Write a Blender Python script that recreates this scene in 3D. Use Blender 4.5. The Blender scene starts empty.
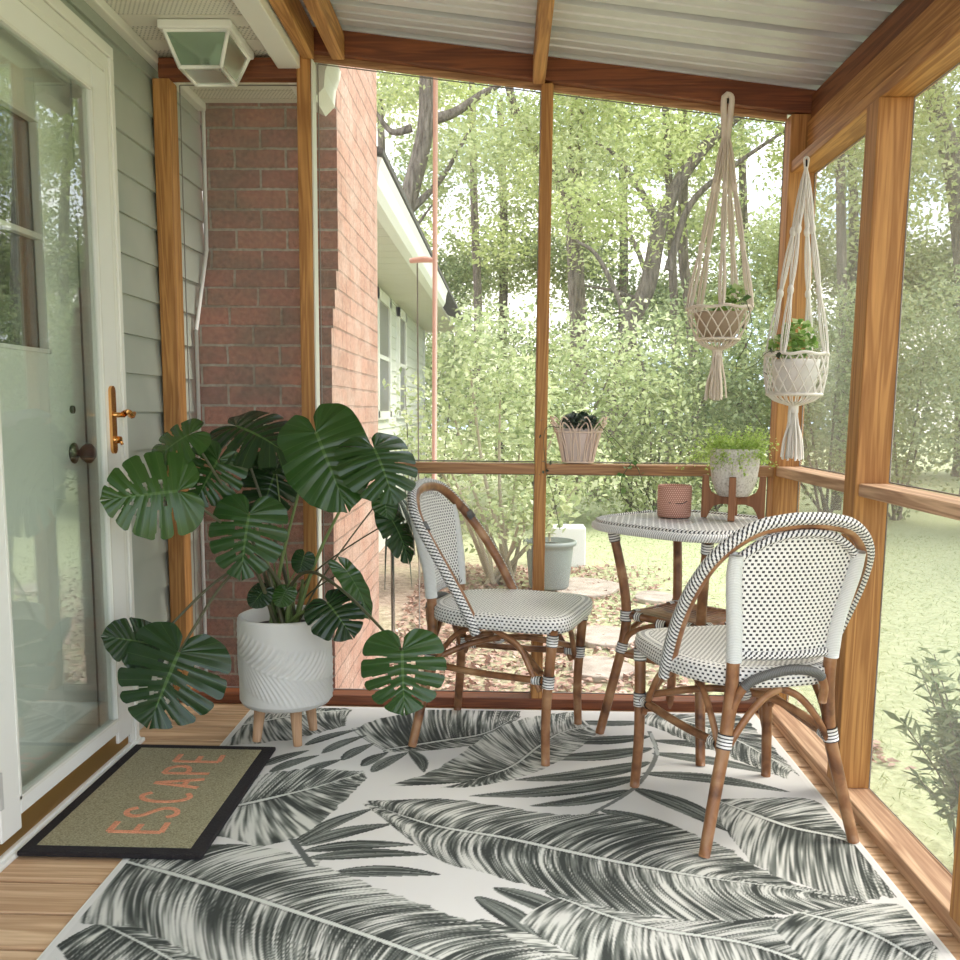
import bpy, math, random
import numpy as np
from math import sin, cos, pi, radians as R
from mathutils import Vector, Matrix, Euler
random.seed(7); RNG = np.random.default_rng(11)
SC = bpy.context.scene; COL = SC.collection
GZ = -0.30                      # garden level; porch deck is z = 0
# ------------------------------------------------------------------ camera
cam = bpy.data.cameras.new('camera'); camo = bpy.data.objects.new('camera', cam); COL.objects.link(camo)
cam.sensor_width = 36; cam.lens = 950 / 960 * 36; cam.shift_y = (536 - 480) / 960; cam.clip_end = 500
ROT = Matrix.Rotation(R(1.5), 3, 'Z') @ Matrix.Rotation(R(90 - 7.55), 3, 'X') @ Matrix.Rotation(R(.55), 3, 'Z')
camo.location = (0, 0, 1.10); camo.rotation_euler = ROT.to_euler(); SC.camera = camo
# ------------------------------------------------------------------ sky, sun, exposure
SC.view_settings.view_transform = 'Standard'; SC.view_settings.look = 'None'
SC.view_settings.gamma = 1; SC.view_settings.exposure = 1.24
W = bpy.data.worlds.new('sky'); SC.world = W; W.use_nodes = True
wn = W.node_tree; bg = wn.nodes['Background']
tc = wn.nodes.new('ShaderNodeTexCoord'); nz = wn.nodes.new('ShaderNodeTexNoise'); rp = wn.nodes.new('ShaderNodeValToRGB')
nz.inputs['Scale'].default_value = 5; nz.inputs['Detail'].default_value = 5
wn.links.new(tc.outputs['Generated'], nz.inputs['Vector']); wn.links.new(nz.outputs[0], rp.inputs[0])
rp.color_ramp.elements[0].position = .42; rp.color_ramp.elements[0].color = (.56, .71, .92, 1)
rp.color_ramp.elements[1].position = .56; rp.color_ramp.elements[1].color = (1, .96, .90, 1)
wn.links.new(rp.outputs[0], bg.inputs[0]); bg.inputs[1].default_value = 1.35
sl = bpy.data.lights.new('sun', 'SUN'); sl.energy = 2.2; sl.angle = R(25); sl.color = (1, .94, .83)
so = bpy.data.objects.new('sun', sl); COL.objects.link(so); so.rotation_euler = Vector((-.62, -.10, -.9)).to_track_quat('-Z', 'Y').to_euler()
SC.cycles.max_bounces = 8; SC.cycles.transparent_max_bounces = 24

def ray(px, py):
    return ROT @ Vector(((px - 480) / 950, -(py - 536) / 950, -1))
def at(px, py, Y):
    d = ray(px, py); t = Y / d.y; return Vector((d.x * t, Y, 1.1 + d.z * t))
def atz(px, py, z=0):
    d = ray(px, py); t = (z - 1.1) / d.z; return Vector((d.x * t, d.y * t, z))
# ------------------------------------------------------------------ shader helpers
class G:
    """tiny math-expression wrapper over shader nodes"""
    def __init__(s, nt, o): s.nt = nt; s.o = o
    def _m(s, op, b=None, c=None):
        n = s.nt.nodes.new('ShaderNodeMath'); n.operation = op
        for i, v in enumerate((s, b, c)):
            if v is None: continue
            if isinstance(v, G): s.nt.links.new(v.o, n.inputs[i])
            else: n.inputs[i].default_value = v
        return G(s.nt, n.outputs[0])
    def __add__(s, b): return s._m('ADD', b)
    def __sub__(s, b): return s._m('SUBTRACT', b)
    def __mul__(s, b): return s._m('MULTIPLY', b)
    def __truediv__(s, b): return s._m('DIVIDE', b)
    def fl(s): return s._m('FLOOR')
    def fr(s): return s._m('FRACT')
    def sin(s): return s._m('SINE')
    def ab(s): return s._m('ABSOLUTE')
    def lt(s, b): return s._m('LESS_THAN', b)
    def gt(s, b): return s._m('GREATER_THAN', b)
    def mod(s, b): return s._m('FLOORED_MODULO', b)
    def clamp(s): return s._m('MINIMUM', 1.0)._m('MAXIMUM', 0.0)
class M:
    def __init__(s, name, col=(.5, .5, .5), rough=.6, **k):
        s.m = bpy.data.materials.new(name); s.m.use_nodes = True; s.nt = s.m.node_tree
        s.b = s.nt.nodes['Principled BSDF']; s.b.inputs['Base Color'].default_value = (*col, 1)
        s.b.inputs['Roughness'].default_value = rough
        for kk, v in k.items(): s.b.inputs[kk.replace('_', ' ')].default_value = v
    def n(s, t): return s.nt.nodes.new(t)
    def l(s, a, b): s.nt.links.new(a, b)
    def uv(s):
        t = s.n('ShaderNodeTexCoord'); x = s.n('ShaderNodeSeparateXYZ'); s.l(t.outputs['UV'], x.inputs[0])
        return G(s.nt, x.outputs[0]), G(s.nt, x.outputs[1])
    def obj(s, scale=(1, 1, 1), jitter=True, loc=(0, 0, 0)):
        t = s.n('ShaderNodeTexCoord'); mp = s.n('ShaderNodeMapping'); s.l(t.outputs['Object'], mp.inputs[0])
        mp.inputs['Scale'].default_value = scale; mp.inputs['Location'].default_value = loc
        if not jitter: return mp.outputs[0]
        oi = s.n('ShaderNodeObjectInfo'); ad = s.n('ShaderNodeVectorMath'); ad.operation = 'MULTIPLY_ADD'
        cb = s.n('ShaderNodeCombineXYZ')
        for i in range(3): s.l(oi.outputs['Random'], cb.inputs[i])
        s.l(cb.outputs[0], ad.inputs[0]); ad.inputs[1].default_value = (9, 7, 13); s.l(mp.outputs[0], ad.inputs[2])
        return ad.outputs[0]
    def noise(s, vec, scale, detail=4, dist=0, rough=.5):
        n = s.n('ShaderNodeTexNoise'); n.inputs['Scale'].default_value = scale; n.inputs['Detail'].default_value = detail
        n.inputs['Distortion'].default_value = dist; n.inputs['Roughness'].default_value = rough
        if vec is not None: s.l(vec, n.inputs['Vector'])
        return G(s.nt, n.outputs[0])
    def ramp(s, f, stops):
        r = s.n('ShaderNodeValToRGB'); e = r.color_ramp.elements
        while len(e) < len(stops): e.new(.5)
        for i, (p, c) in enumerate(stops): e[i].position = p; e[i].color = (*c, 1)
        s.l(f.o, r.inputs[0]); return r.outputs[0]
    def mix(s, f, a, b, mode='MIX'):
        x = s.n('ShaderNodeMix'); x.data_type = 'RGBA'; x.blend_type = mode
        if isinstance(f, G): s.l(f.o, x.inputs[0])
        else: x.inputs[0].default_value = f
        for v, i in ((a, 6), (b, 7)):
            if isinstance(v, tuple): x.inputs[i].default_value = (*v, 1)
            else: s.l(v, x.inputs[i])
        return x.outputs[2]
    def col(s, o): s.l(o, s.b.inputs['Base Color']); return s
    def bump(s, f, strength=.3, dist=.01):
        b = s.n('ShaderNodeBump'); b.inputs['Strength'].default_value = strength; b.inputs['Distance'].default_value = dist
        s.l(f.o, b.inputs['Height']); s.l(b.outputs[0], s.b.inputs['Normal']); return s

def wood(name, dark, light, axis, knots=True, rough=.62, grain=26, board=0):
    m = M(name, light, rough)
    sc = [1.0, 1.0, 1.0]; sc[axis] = .045
    v = m.obj(tuple(sc))
    if board:
        t = m.n('ShaderNodeTexCoord'); x = m.n('ShaderNodeSeparateXYZ'); m.l(t.outputs['Object'], x.inputs[0])
        wn_ = m.n('ShaderNodeTexWhiteNoise'); wn_.noise_dimensions = '1D'; k = ((G(m.nt, x.outputs[1]) + .5 * (3.5 + 1.106) - .0) / board).fl(); m.l(k.o, wn_.inputs['W'])
        ad = m.n('ShaderNodeVectorMath'); ad.operation = 'MULTIPLY_ADD'; m.l(wn_.outputs['Color'], ad.inputs[0]); ad.inputs[1].default_value = (3, .4, 3); m.l(v, ad.inputs[2]); v = ad.outputs[0]
    fine = m.noise(v, 160, 3, .2); rings = m.noise(v, grain, 2, 1.6)
    rr = ((rings * 22).sin() * .5 + .5)
    f = rr * .42 + fine * .6
    c = m.ramp(f, [(.12, dark), (.5, tuple((a + b) / 2 for a, b in zip(dark, light))), (.85, light)])
    if knots:
        sk = [1.0, 1.0, 1.0]; sk[axis] = .5
        vo = m.n('ShaderNodeTexVoronoi'); vo.inputs['Scale'].default_value = 3.4; m.l(m.obj(tuple(sk)), vo.inputs['Vector'])
        kn = (G(m.nt, vo.outputs['Distance']) * -14 + 1.6).clamp()
        c = m.mix(kn * .8, c, tuple(a * .35 for a in dark))
    m.col(c); m.bump(f, .15, .004); return m.m

# woods: name carries grain axis
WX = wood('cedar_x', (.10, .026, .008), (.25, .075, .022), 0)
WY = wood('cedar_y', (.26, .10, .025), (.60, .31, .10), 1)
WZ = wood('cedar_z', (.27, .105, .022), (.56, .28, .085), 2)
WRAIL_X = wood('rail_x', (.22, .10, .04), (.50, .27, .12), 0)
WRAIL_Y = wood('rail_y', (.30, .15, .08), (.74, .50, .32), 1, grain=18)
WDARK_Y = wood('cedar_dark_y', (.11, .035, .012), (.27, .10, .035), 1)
WDECK = wood('deck_pine', (.44, .25, .13), (.80, .57, .36), 0, grain=12, board=.1375)
RATTAN = M('rattan', (.35, .17, .075), .38)
_v = RATTAN.obj((1, 1, 1), True)
RATTAN.col(RATTAN.ramp(RATTAN.noise(_v, 14, 5, .5), [(.3, (.10, .038, .016)), (.5, (.27, .12, .05)), (.72, (.42, .24, .12))])); RATTAN = RATTAN.m
WALNUT = wood('walnut', (.20, .075, .03), (.36, .16, .07), 2, False)
PALE = wood('beech', (.44, .25, .13), (.62, .40, .24), 2, False)

WHITE = M('white_paint', (.80, .80, .75), .35).m
OFFW = M('aged_white_vinyl', (.74, .73, .66), .45).m
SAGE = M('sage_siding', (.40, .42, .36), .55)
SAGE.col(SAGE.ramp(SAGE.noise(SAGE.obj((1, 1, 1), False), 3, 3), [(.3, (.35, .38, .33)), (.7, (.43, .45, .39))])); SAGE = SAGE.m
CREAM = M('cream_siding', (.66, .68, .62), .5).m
CORNER = M('corner_trim_white', (.72, .72, .70), .5).m
BLACK = M('black_bronze', (.02, .018, .018), .35, Metallic=.6).m
BRASS = M('brass', (.75, .40, .14), .22, Metallic=1.0).m
BRASSP = M('kick_plate_brass', (.40, .23, .07), .42, Metallic=.75).m
DARK = M('dark_interior', (.03, .035, .04), .7).m
SOIL = M('soil', (.022, .016, .012), .95).m
STEEL = M('screen_spline', (.20, .18, .16), .5).m

soff = M('perforated_soffit', (.72, .71, .62), .55)
t = soff.n('ShaderNodeTexCoord'); x = soff.n('ShaderNodeSeparateXYZ'); soff.l(t.outputs['Object'], x.inputs[0])
X_, Y_ = G(soff.nt, x.outputs[0]), G(soff.nt, x.outputs[1])
hx = ((X_ * 70 + (Y_ * 70) * .5).fr() - .5).ab(); hy = ((Y_ * 70).fr() - .5).ab()
hole = (hx * hx + hy * hy).lt(.05) * (Y_ / .2).fr().gt(.45)
soff.col(soff.mix(hole, (.72, .71, .62), (.28, .28, .24))); SOFF = soff.m

rm = M('galvanised_roofing', (.62, .63, .61), .42, Metallic=.25)
rm.col(rm.ramp(rm.noise(rm.obj((.4, 3, 1), False), 3, 3), [(.3, (.54, .56, .58)), (.7, (.63, .65, .67))])); ROOF = rm.m

def brick(name, ax, cols, mort):
    m = M(name, (.4, .2, .15), .85)
    t = m.n('ShaderNodeTexCoord'); x = m.n('ShaderNodeSeparateXYZ'); m.l(t.outputs['Object'], x.inputs[0])
    cb = m.n('ShaderNodeCombineXYZ'); m.l(x.outputs[ax], cb.inputs[0]); m.l(x.outputs[2], cb.inputs[1])
    n0 = m.n('ShaderNodeTexNoise'); n0.inputs['Scale'].default_value = 14; m.l(t.outputs['Object'], n0.inputs['Vector'])
    ma = m.n('ShaderNodeVectorMath'); ma.operation = 'MULTIPLY_ADD'; m.l(n0.outputs['Color'], ma.inputs[0]); ma.inputs[1].default_value = (.008, .008, 0); m.l(cb.outputs[0], ma.inputs[2])
    b = m.n('ShaderNodeTexBrick'); m.l(ma.outputs[0], b.inputs[0]); b.inputs['Scale'].default_value = 1
    b.inputs['Brick Width'].default_value = .208; b.inputs['Row Height'].default_value = .0785
    b.inputs['Mortar Size'].default_value = .0055; b.inputs['Mortar Smooth'].default_value = .3; b.inputs['Bias'].default_value = 0
    b.inputs['Color1'].default_value = (*cols[0], 1); b.inputs['Color2'].default_value = (*cols[1], 1); b.inputs['Mortar'].default_value = (*mort, 1)
    pat = m.noise(m.obj((1, 1, 1.6), False), 5, 5)
    c = m.mix((pat * 3.2 + -1.25).clamp() * .75, b.outputs[0], cols[2])
    fine = m.noise(m.obj((1, 1, 1), False), 60, 4)
    c = m.mix(.6, c, m.ramp(fine, [(.3, (.35, .35, .35)), (.7, (1, 1, 1))]), 'MULTIPLY')
    m.col(c); h = G(m.nt, b.outputs['Fac']) * -1 + fine * .25
    m.bump(h, .7, .012); return m.m
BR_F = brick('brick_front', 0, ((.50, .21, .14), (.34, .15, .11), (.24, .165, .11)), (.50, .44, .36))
BR_LIT = brick('brick_side_lit', 1, ((.58, .33, .25), (.48, .27, .20), (.62, .46, .38)), (.30, .18, .13))  # side face brightly lit: that light is put into paler, pinker brick colours

def weave(name, pu, pv, du, dv, white=(.80, .79, .76), black=(.028, .028, .034), half=True, bump=.5):
    m = M(name, white, .42); u, v = m.uv()
    row = (v / pv).fl(); uu = (u / pu + row * (.5 if half else 0))
    fu = uu.fr(); fv = (v / pv).fr()
    dot = fu.lt(du) * fv.lt(dv)
    strand = ((u / pu * 2).fr() * pi).sin() * .5 + (fv * pi).sin() * .5
    m.col(m.mix(dot, white, black)); m.bump(strand - dot * .4, bump, .003); return m.m
WEAVE = weave('chair_weave', .0145, .0095, .46, .60)
WEAVE_S = weave('chair_seat_weave', .0145, .0098, .50, .50)
WEAVE_T = weave('table_weave', .034, .0125, .74, .40, (.78, .77, .76), (.03, .03, .036))
def stripes(name, p, d, white=(.80, .79, .76), black=(.03, .03, .04), slant=0):
    m = M(name, white, .42); u, v = m.uv()
    f = ((v + u * slant) / p).fr(); m.col(m.mix(f.lt(d), white, black)); m.bump((f * pi).sin(), .4, .003); return m.m
BIND = stripes('striped_binding', .0085, .34)
WRAP = stripes('white_wrap', .0042, .22, (.72, .74, .72), (.50, .52, .51))
GWRAP = stripes('grey_wrap', .0042, .3, (.12, .12, .115), (.06, .06, .06))
br = M('braid', (.8, .79, .76), .45); u, v = br.uv()
fa = (v / .0125).fr(); side = (u / .0085).fl(); dd = ((v / .0125 + side * .5 + (u / .0085).fr() * .3).fr()).lt(.42)
br.col(br.mix(dd, (.80, .79, .77), (.03, .03, .036))); br.bump((fa * pi).sin() + ((u / .011).fr() * pi).sin(), .5, .004); BRAID = br.m
EDGE = stripes('table_edge', .0075, .22, (.76, .76, .75), (.10, .10, .11), .35)

MAC = M('macrame_cord', (.74, .66, .56), .9); MAC.bump(MAC.noise(MAC.obj(), 300, 2), .5, .002); MAC = MAC.m
MAC2 = M('cotton_cord', (.76, .72, .66), .9); MAC2.bump(MAC2.noise(MAC2.obj(), 300, 2), .5, .002); MAC2 = MAC2.m
CANE = M('pale_cane', (.76, .60, .48), .5).m
BLUSH = M('blush_pot', (.70, .58, .52), .7).m
CONC = M('speckled_concrete', (.58, .55, .50), .85)
CONC.col(CONC.ramp(CONC.noise(CONC.obj(), 150, 4), [(.30, (.40, .36, .31)), (.48, (.64, .60, .54)), (.7, (.74, .71, .65))])); CONC = CONC.m
TERRA = M('terracotta_textured', (.46, .22, .17), .8); u, v = TERRA.uv()
kk = ((u / .0075 + (v / .0065).fl() * .5).fr() - .5).ab().lt(.22) * ((v / .0065).fr() - .5).ab().lt(.28)
TERRA.col(TERRA.mix(kk, (.46, .21, .15), (.80, .55, .46))); TERRA = TERRA.m
POTW = M('matte_white_ceramic', (.66, .65, .61), .6).m
TUB = M('grey_green_plastic', (.23, .26, .245), .5).m
COPPER = M('copper_pipe', (.68, .42, .34), .4, Metallic=.2).m

def leafmat(name, cols, trans=.35, rough=.5):
    m = M(name, cols[1], rough); a = m.n('ShaderNodeAttribute'); a.attribute_name = 'tint'
    c = m.ramp(G(m.nt, a.outputs['Fac']), [(0, cols[0]), (.5, cols[1]), (1, cols[2])]); m.col(c)
    tr = m.n('ShaderNodeBsdfTranslucent'); m.l(c, tr.inputs[0]); mx = m.n('ShaderNodeMixShader'); mx.inputs[0].default_value = trans
    m.l(m.b.outputs[0], mx.inputs[1]); m.l(tr.outputs[0], mx.inputs[2]); m.l(mx.outputs[0], m.nt.nodes['Material Output'].inputs[0]); return m.m
L_SPRING = leafmat('spring_leaves', ((.32, .40, .14), (.54, .61, .25), (.76, .79, .45)), .5)
L_OAK = leafmat('oak_leaves', ((.28, .34, .15), (.48, .54, .26), (.70, .73, .45)), .5)
L_DEEP = leafmat('deep_leaves', ((.18, .24, .12), (.34, .41, .20), (.56, .62, .38)), .45)
L_SHRUB = leafmat('shrub_leaves', ((.28, .36, .16), (.52, .59, .31), (.80, .83, .58)), .45)
L_IVY = leafmat('ivy_leaves', ((.05, .13, .03), (.14, .27, .07), (.42, .52, .22)), .3)
L_IVY2 = leafmat('variegated_ivy', ((.10, .24, .04), (.30, .46, .12), (.74, .78, .48)), .35)
L_LIME = leafmat('lime_foliage', ((.30, .46, .08), (.50, .66, .16), (.68, .80, .34)), .45)
L_DARK = leafmat('dark_foliage', ((.02, .04, .025), (.05, .08, .05), (.22, .26, .22)), .15)
L_AZ = leafmat('shrub_narrow_leaves', ((.08, .14, .06), (.20, .29, .13), (.46, .54, .32)), .35)
L_LITTER = leafmat('fallen_leaves', ((.20, .11, .08), (.42, .26, .20), (.66, .50, .43)), .1, .8)
L_GRASS = leafmat('grass_blades', ((.26, .33, .13), (.40, .46, .22), (.56, .60, .34)), .4)
BARK = M('bark', (.2, .17, .14), .95)
BARK.col(BARK.ramp(BARK.noise(BARK.obj((4, 4, .8)), 6, 5), [(.3, (.08, .065, .05)), (.7, (.27, .23, .19))])); BARK.bump(BARK.noise(BARK.obj((4, 4, .8)), 6, 5), 1, .05); BARK = BARK.m
STEMB = M('pale_stems', (.44, .38, .28), .8).m
GST = M('green_stem', (.14, .20, .06), .5).m
GST2 = M('dark_stem', (.075, .075, .035), .5).m

mon = M('monstera_leaf', (.05, .12, .03), .26); u, v = mon.uv()
oi = mon.n('ShaderNodeObjectInfo'); rnd = G(mon.nt, oi.outputs['Random'])
base = mon.ramp(rnd, [(0, (.012, .034, .010)), (.5, (.024, .068, .014)), (1, (.038, .095, .016))])
vein = ((v - .035).lt(0)) + ((u * 11).fr() - .5).ab().lt(.022) * .5
mon.col(mon.mix(vein.clamp() * .55, base, (.12, .22, .06))); mon.bump(((u * 11 * pi).sin().ab()), .35, .01)
tr = mon.n('ShaderNodeBsdfTranslucent'); mon.l(base, tr.inputs[0]); mx = mon.n('ShaderNodeMixShader'); mx.inputs[0].default_value = .18
mon.l(mon.b.outputs[0], mx.inputs[1]); mon.l(tr.outputs[0], mx.inputs[2]); mon.l(mx.outputs[0], mon.nt.nodes['Material Output'].inputs[0]); MON = mon.m

def glassmat(name, tint, boost):
    m = bpy.data.materials.new(name); m.use_nodes = True; nt = m.node_tree; nt.nodes.remove(nt.nodes['Principled BSDF'])
    tr = nt.nodes.new('ShaderNodeBsdfTransparent'); tr.inputs[0].default_value = (*tint, 1)
    gl = nt.nodes.new('ShaderNodeBsdfGlossy'); gl.inputs['Roughness'].default_value = .0
    fr = nt.nodes.new('ShaderNodeFresnel'); ge = nt.nodes.new('ShaderNodeNewGeometry')
    ior = G(nt, ge.outputs['Backfacing']) * -.8333 + 1.5; nt.links.new(ior.o, fr.inputs[0])
    f = (G(nt, fr.outputs[0]) * boost).clamp(); mx = nt.nodes.new('ShaderNodeMixShader')
    nt.links.new(f.o, mx.inputs[0]); nt.links.new(tr.outputs[0], mx.inputs[1]); nt.links.new(gl.outputs[0], mx.inputs[2])
    nt.links.new(mx.outputs[0], nt.nodes['Material Output'].inputs[0]); return m
GLASS = glassmat('storm_glass', (.95, .97, .95), 1.5)
PANE = glassmat('door_pane', (.5, .55, .55), 2.0)
def meshmat(name, fac, col):
    m = bpy.data.materials.new(name); m.use_nodes = True; nt = m.node_tree
    b = nt.nodes['Principled BSDF']; b.inputs['Base Color'].default_value = (*col, 1); b.inputs['Roughness'].default_value = .8
    tr = nt.nodes.new('ShaderNodeBsdfTransparent'); mx = nt.nodes.new('ShaderNodeMixShader'); mx.inputs[0].default_value = fac
    nt.links.new(tr.outputs[0], mx.inputs[1]); nt.links.new(b.outputs[0], mx.inputs[2]); nt.links.new(mx.outputs[0], nt.nodes['Material Output'].inputs[0]); return m
SCR_B = meshmat('fibreglass_screen', .08, (.50, .50, .48))
SCR_S = meshmat('fibreglass_screen_side_haze', .24, (.60, .60, .57))  # haze over the right-hand view, put into the mesh as paler tone and opacity
FROST = M('frosted_green_glass', (.36, .50, .36), .25, Transmission_Weight=.75).m

# ------------------------------------------------------------------ object helpers
def empty(name, loc=(0, 0, 0), rz=0):
    o = bpy.data.objects.new(name, None); COL.objects.link(o); o.location = loc; o.rotation_euler = (0, 0, rz)
    o.empty_display_size = .05; return o
def tag(o, label=None, cat=None, group=None, kind=None):
    if label: o['label'] = label
    if cat: o['category'] = cat
    if group: o['group'] = group
    if kind: o['kind'] = kind
    return o
def struct(o): o['kind'] = 'structure'; return o
def thing(name, label, cat, loc=(0, 0, 0), rz=0, group=None): return tag(empty(name, loc, rz), label, cat, group)
def ploc(p):
    v = Vector((0, 0, 0))
    while p is not None: v = v + Vector(p.location); p = p.parent
    return v
def link_mesh(name, V, F, mats, parent=None, local=False, uv=None, mi=None, smooth=False, tint=None):
    V = np.asarray(V, float).reshape(-1, 3)
    if parent is None:
        if len(V): org = np.array([(V[:, 0].min() + V[:, 0].max()) / 2, (V[:, 1].min() + V[:, 1].max()) / 2, V[:, 2].min()])
        V = V - org; loc = tuple(org)
    else:
        loc = (0, 0, 0)
        if not local: V = V - np.array(ploc(parent))
    me = bpy.data.meshes.new(name); o = bpy.data.objects.new(name, me); COL.objects.link(o)
    if isinstance(F, np.ndarray):
        nf, k = F.shape; me.vertices.add(len(V)); me.vertices.foreach_set('co', V.astype(np.float32).ravel())
        me.loops.add(nf * k); me.loops.foreach_set('vertex_index', F.astype(np.int32).ravel())
        me.polygons.add(nf); me.polygons.foreach_set('loop_start', np.arange(0, nf * k, k, dtype=np.int32))
        me.polygons.foreach_set('loop_total', np.full(nf, k, dtype=np.int32)); me.update(calc_edges=True)
    else:
        me.from_pydata(V.tolist(), [], F)
    if uv is not None:
        l = me.uv_layers.new(name='UVMap'); l.data.foreach_set('uv', np.asarray(uv, np.float32).ravel())
    for m in (mats if isinstance(mats, (list, tuple)) else [mats]): me.materials.append(m)
    if mi is not None: me.polygons.foreach_set('material_index', np.asarray(mi, np.int32))
    if smooth: me.polygons.foreach_set('use_smooth', np.ones(len(me.polygons), bool))
    if tint is not None:
        a = me.attributes.new('tint', 'FLOAT', 'POINT'); a.data.foreach_set('value', np.asarray(tint, np.float32))
    o.location = loc; o.parent = parent; return o

def cr(pts, n=8):
    """Catmull-Rom through points (each a tuple of any length)"""
    P = [np.array(p, float) for p in pts]
    if len(P) < 3:
        return [P[0] + (P[1] - P[0]) * t for t in np.linspace(0, 1, n + 1)]
    P = [2 * P[0] - P[1]] + P + [2 * P[-1] - P[-2]]; out = []
    for i in range(1, len(P) - 2):
        a, b, c, d = P[i - 1:i + 3]
        for k in range(n):
            t = k / n; out.append(.5 * (2 * b + (c - a) * t + (2 * a - 5 * b + 4 * c - d) * t * t + (3 * b - a - 3 * c + d) * t ** 3))
    out.append(P[-2]); return out

class MB:
    def __init__(s): s.V = []; s.F = []; s.U = []; s.S = []; s.M = []; s.m = 0
    def add(s, V, F, U=None, smooth=True):
        b = len(s.V); s.V += [tuple(v) for v in V]
        for i, f in enumerate(F):
            s.F.append(tuple(b + k for k in f)); s.U += (U[i] if U else [(V[k][0], V[k][1]) for k in f]); s.S.append(smooth); s.M.append(s.m)
        return s
    def box(s, a, b, c=0.0, mat=None):
        x0, y0, z0 = a; x1, y1, z1 = b
        V = [(x, y, z) for z in (z0, z1) for y in (y0, y1) for x in (x0, x1)]
        F = [(0, 2, 3, 1), (4, 5, 7, 6), (0, 1, 5, 4), (2, 6, 7, 3), (0, 4, 6, 2), (1, 3, 7, 5)]
        if mat: V = [tuple(mat @ Vector(v)) for v in V]
        return s.add(V, F, smooth=False)
    def poly(s, pts, d):
        """prism: polygon (3D points) extruded by vector d"""
        n = len(pts); d = np.array(d); V = [np.array(p) for p in pts] + [np.array(p) + d for p in pts]
        F = [tuple(range(n))[::-1], tuple(range(n, 2 * n))] + [(i, (i + 1) % n, n + (i + 1) % n, n + i) for i in range(n)]
        return s.add(V, F, smooth=False)
    def tube(s, pts, r, n=8, closed=False, caps=True, flat=1.0, phase=0, arc=None):
        P = [np.array(p[:3], float) for p in pts]; m = len(P)
        rr = [r] * m if np.isscalar(r) else list(np.interp(np.linspace(0, 1, m), np.linspace(0, 1, len(r)), r))
        T = [(P[(i + 1) % m] - P[i - 1]) if closed else (P[min(i + 1, m - 1)] - P[max(i - 1, 0)]) for i in range(m)]
        T = [t / (np.linalg.norm(t) + 1e-9) for t in T]
        a = np.array([0, 0, 1.]) if abs(T[0][2]) < .9 else np.array([1., 0, 0])
        N = np.cross(T[0], a); N /= np.linalg.norm(N); V = []; L = 0; Ls = [0]
        for i in range(m):
            N = N - T[i] * N.dot(T[i]); N /= np.linalg.norm(N) + 1e-9; B = np.cross(T[i], N)
            for j in range(n):
                q = 2 * pi * j / n + phase; V.append(P[i] + rr[i] * (cos(q) * N + flat * sin(q) * B))
            if i: L += np.linalg.norm(P[i] - P[i - 1]); Ls.append(L)
        F = []; U = []; rm = sum(rr) / m
        for i in range(m if closed else m - 1):
            i2 = (i + 1) % m; l0 = Ls[i]; l1 = Ls[i2] if i2 else L + np.linalg.norm(P[0] - P[-1])
            for j in range(n):
                j2 = (j + 1) % n; F.append((i * n + j, i2 * n + j, i2 * n + j2, i * n + j2)[::-1])
                u0 = 2 * pi * rm * j / n; u1 = 2 * pi * rm * (j + 1) / n; U.append([(u0, l0), (u0, l1), (u1, l1), (u1, l0)][::-1])
        if caps and not closed:
            F += [tuple(range(n)), tuple(range((m - 1) * n, m * n))[::-1]]; U += [[(0, 0)] * n, [(0, 0)] * n]
        return s.add(V, F, U)
    def lathe(s, prof, c=(0, 0, 0), n=32, sx=1, sy=1, caps=True):
        V = []; F = []; U = []; m = len(prof); L = [0]
        for i in range(1, m): L.append(L[-1] + math.dist(prof[i], prof[i - 1]))
        for r, z in prof:
            for j in range(n): V.append((c[0] + sx * r * cos(2 * pi * j / n), c[1] + sy * r * sin(2 * pi * j / n), c[2] + z))
        R0 = max(p[0] for p in prof)
        for i in range(m - 1):
            for j in range(n):
                j2 = (j + 1) % n; F.append((i * n + j, i * n + j2, (i + 1) * n + j2, (i + 1) * n + j))
                u0, u1 = R0 * 2 * pi * j / n, R0 * 2 * pi * (j + 1) / n; U.append([(u0, L[i]), (u1, L[i]), (u1, L[i + 1]), (u0, L[i + 1])])
        if caps:
            F += [tuple(range(n))[::-1], tuple(range((m - 1) * n, m * n))]; U += [[(0, 0)] * n, [(0, 0)] * n]
        return s.add(V, F, U)
    def ball(s, c, r, n=10, sz=1):
        return s.lathe([(max(r * sin(pi * i / n), 1e-4), -r * sz * cos(pi * i / n)) for i in range(n + 1)], c, n)
    def build(s, name, mats, parent=None, local=False, bevel=0):
        o = link_mesh(name, s.V, s.F, mats, parent, local, s.U, s.M)
        o.data.polygons.foreach_set('use_smooth', s.S)
        if bevel:
            b = o.modifiers.new('Bevel', 'BEVEL'); b.width = bevel; b.segments = 2; b.limit_method = 'ANGLE'; b.angle_limit = R(50)
        return o
def boxobj(name, a, b, mat, parent=None, bevel=.003, local=False): return MB().box(a, b).build(name, mat, parent, local, bevel)

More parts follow.
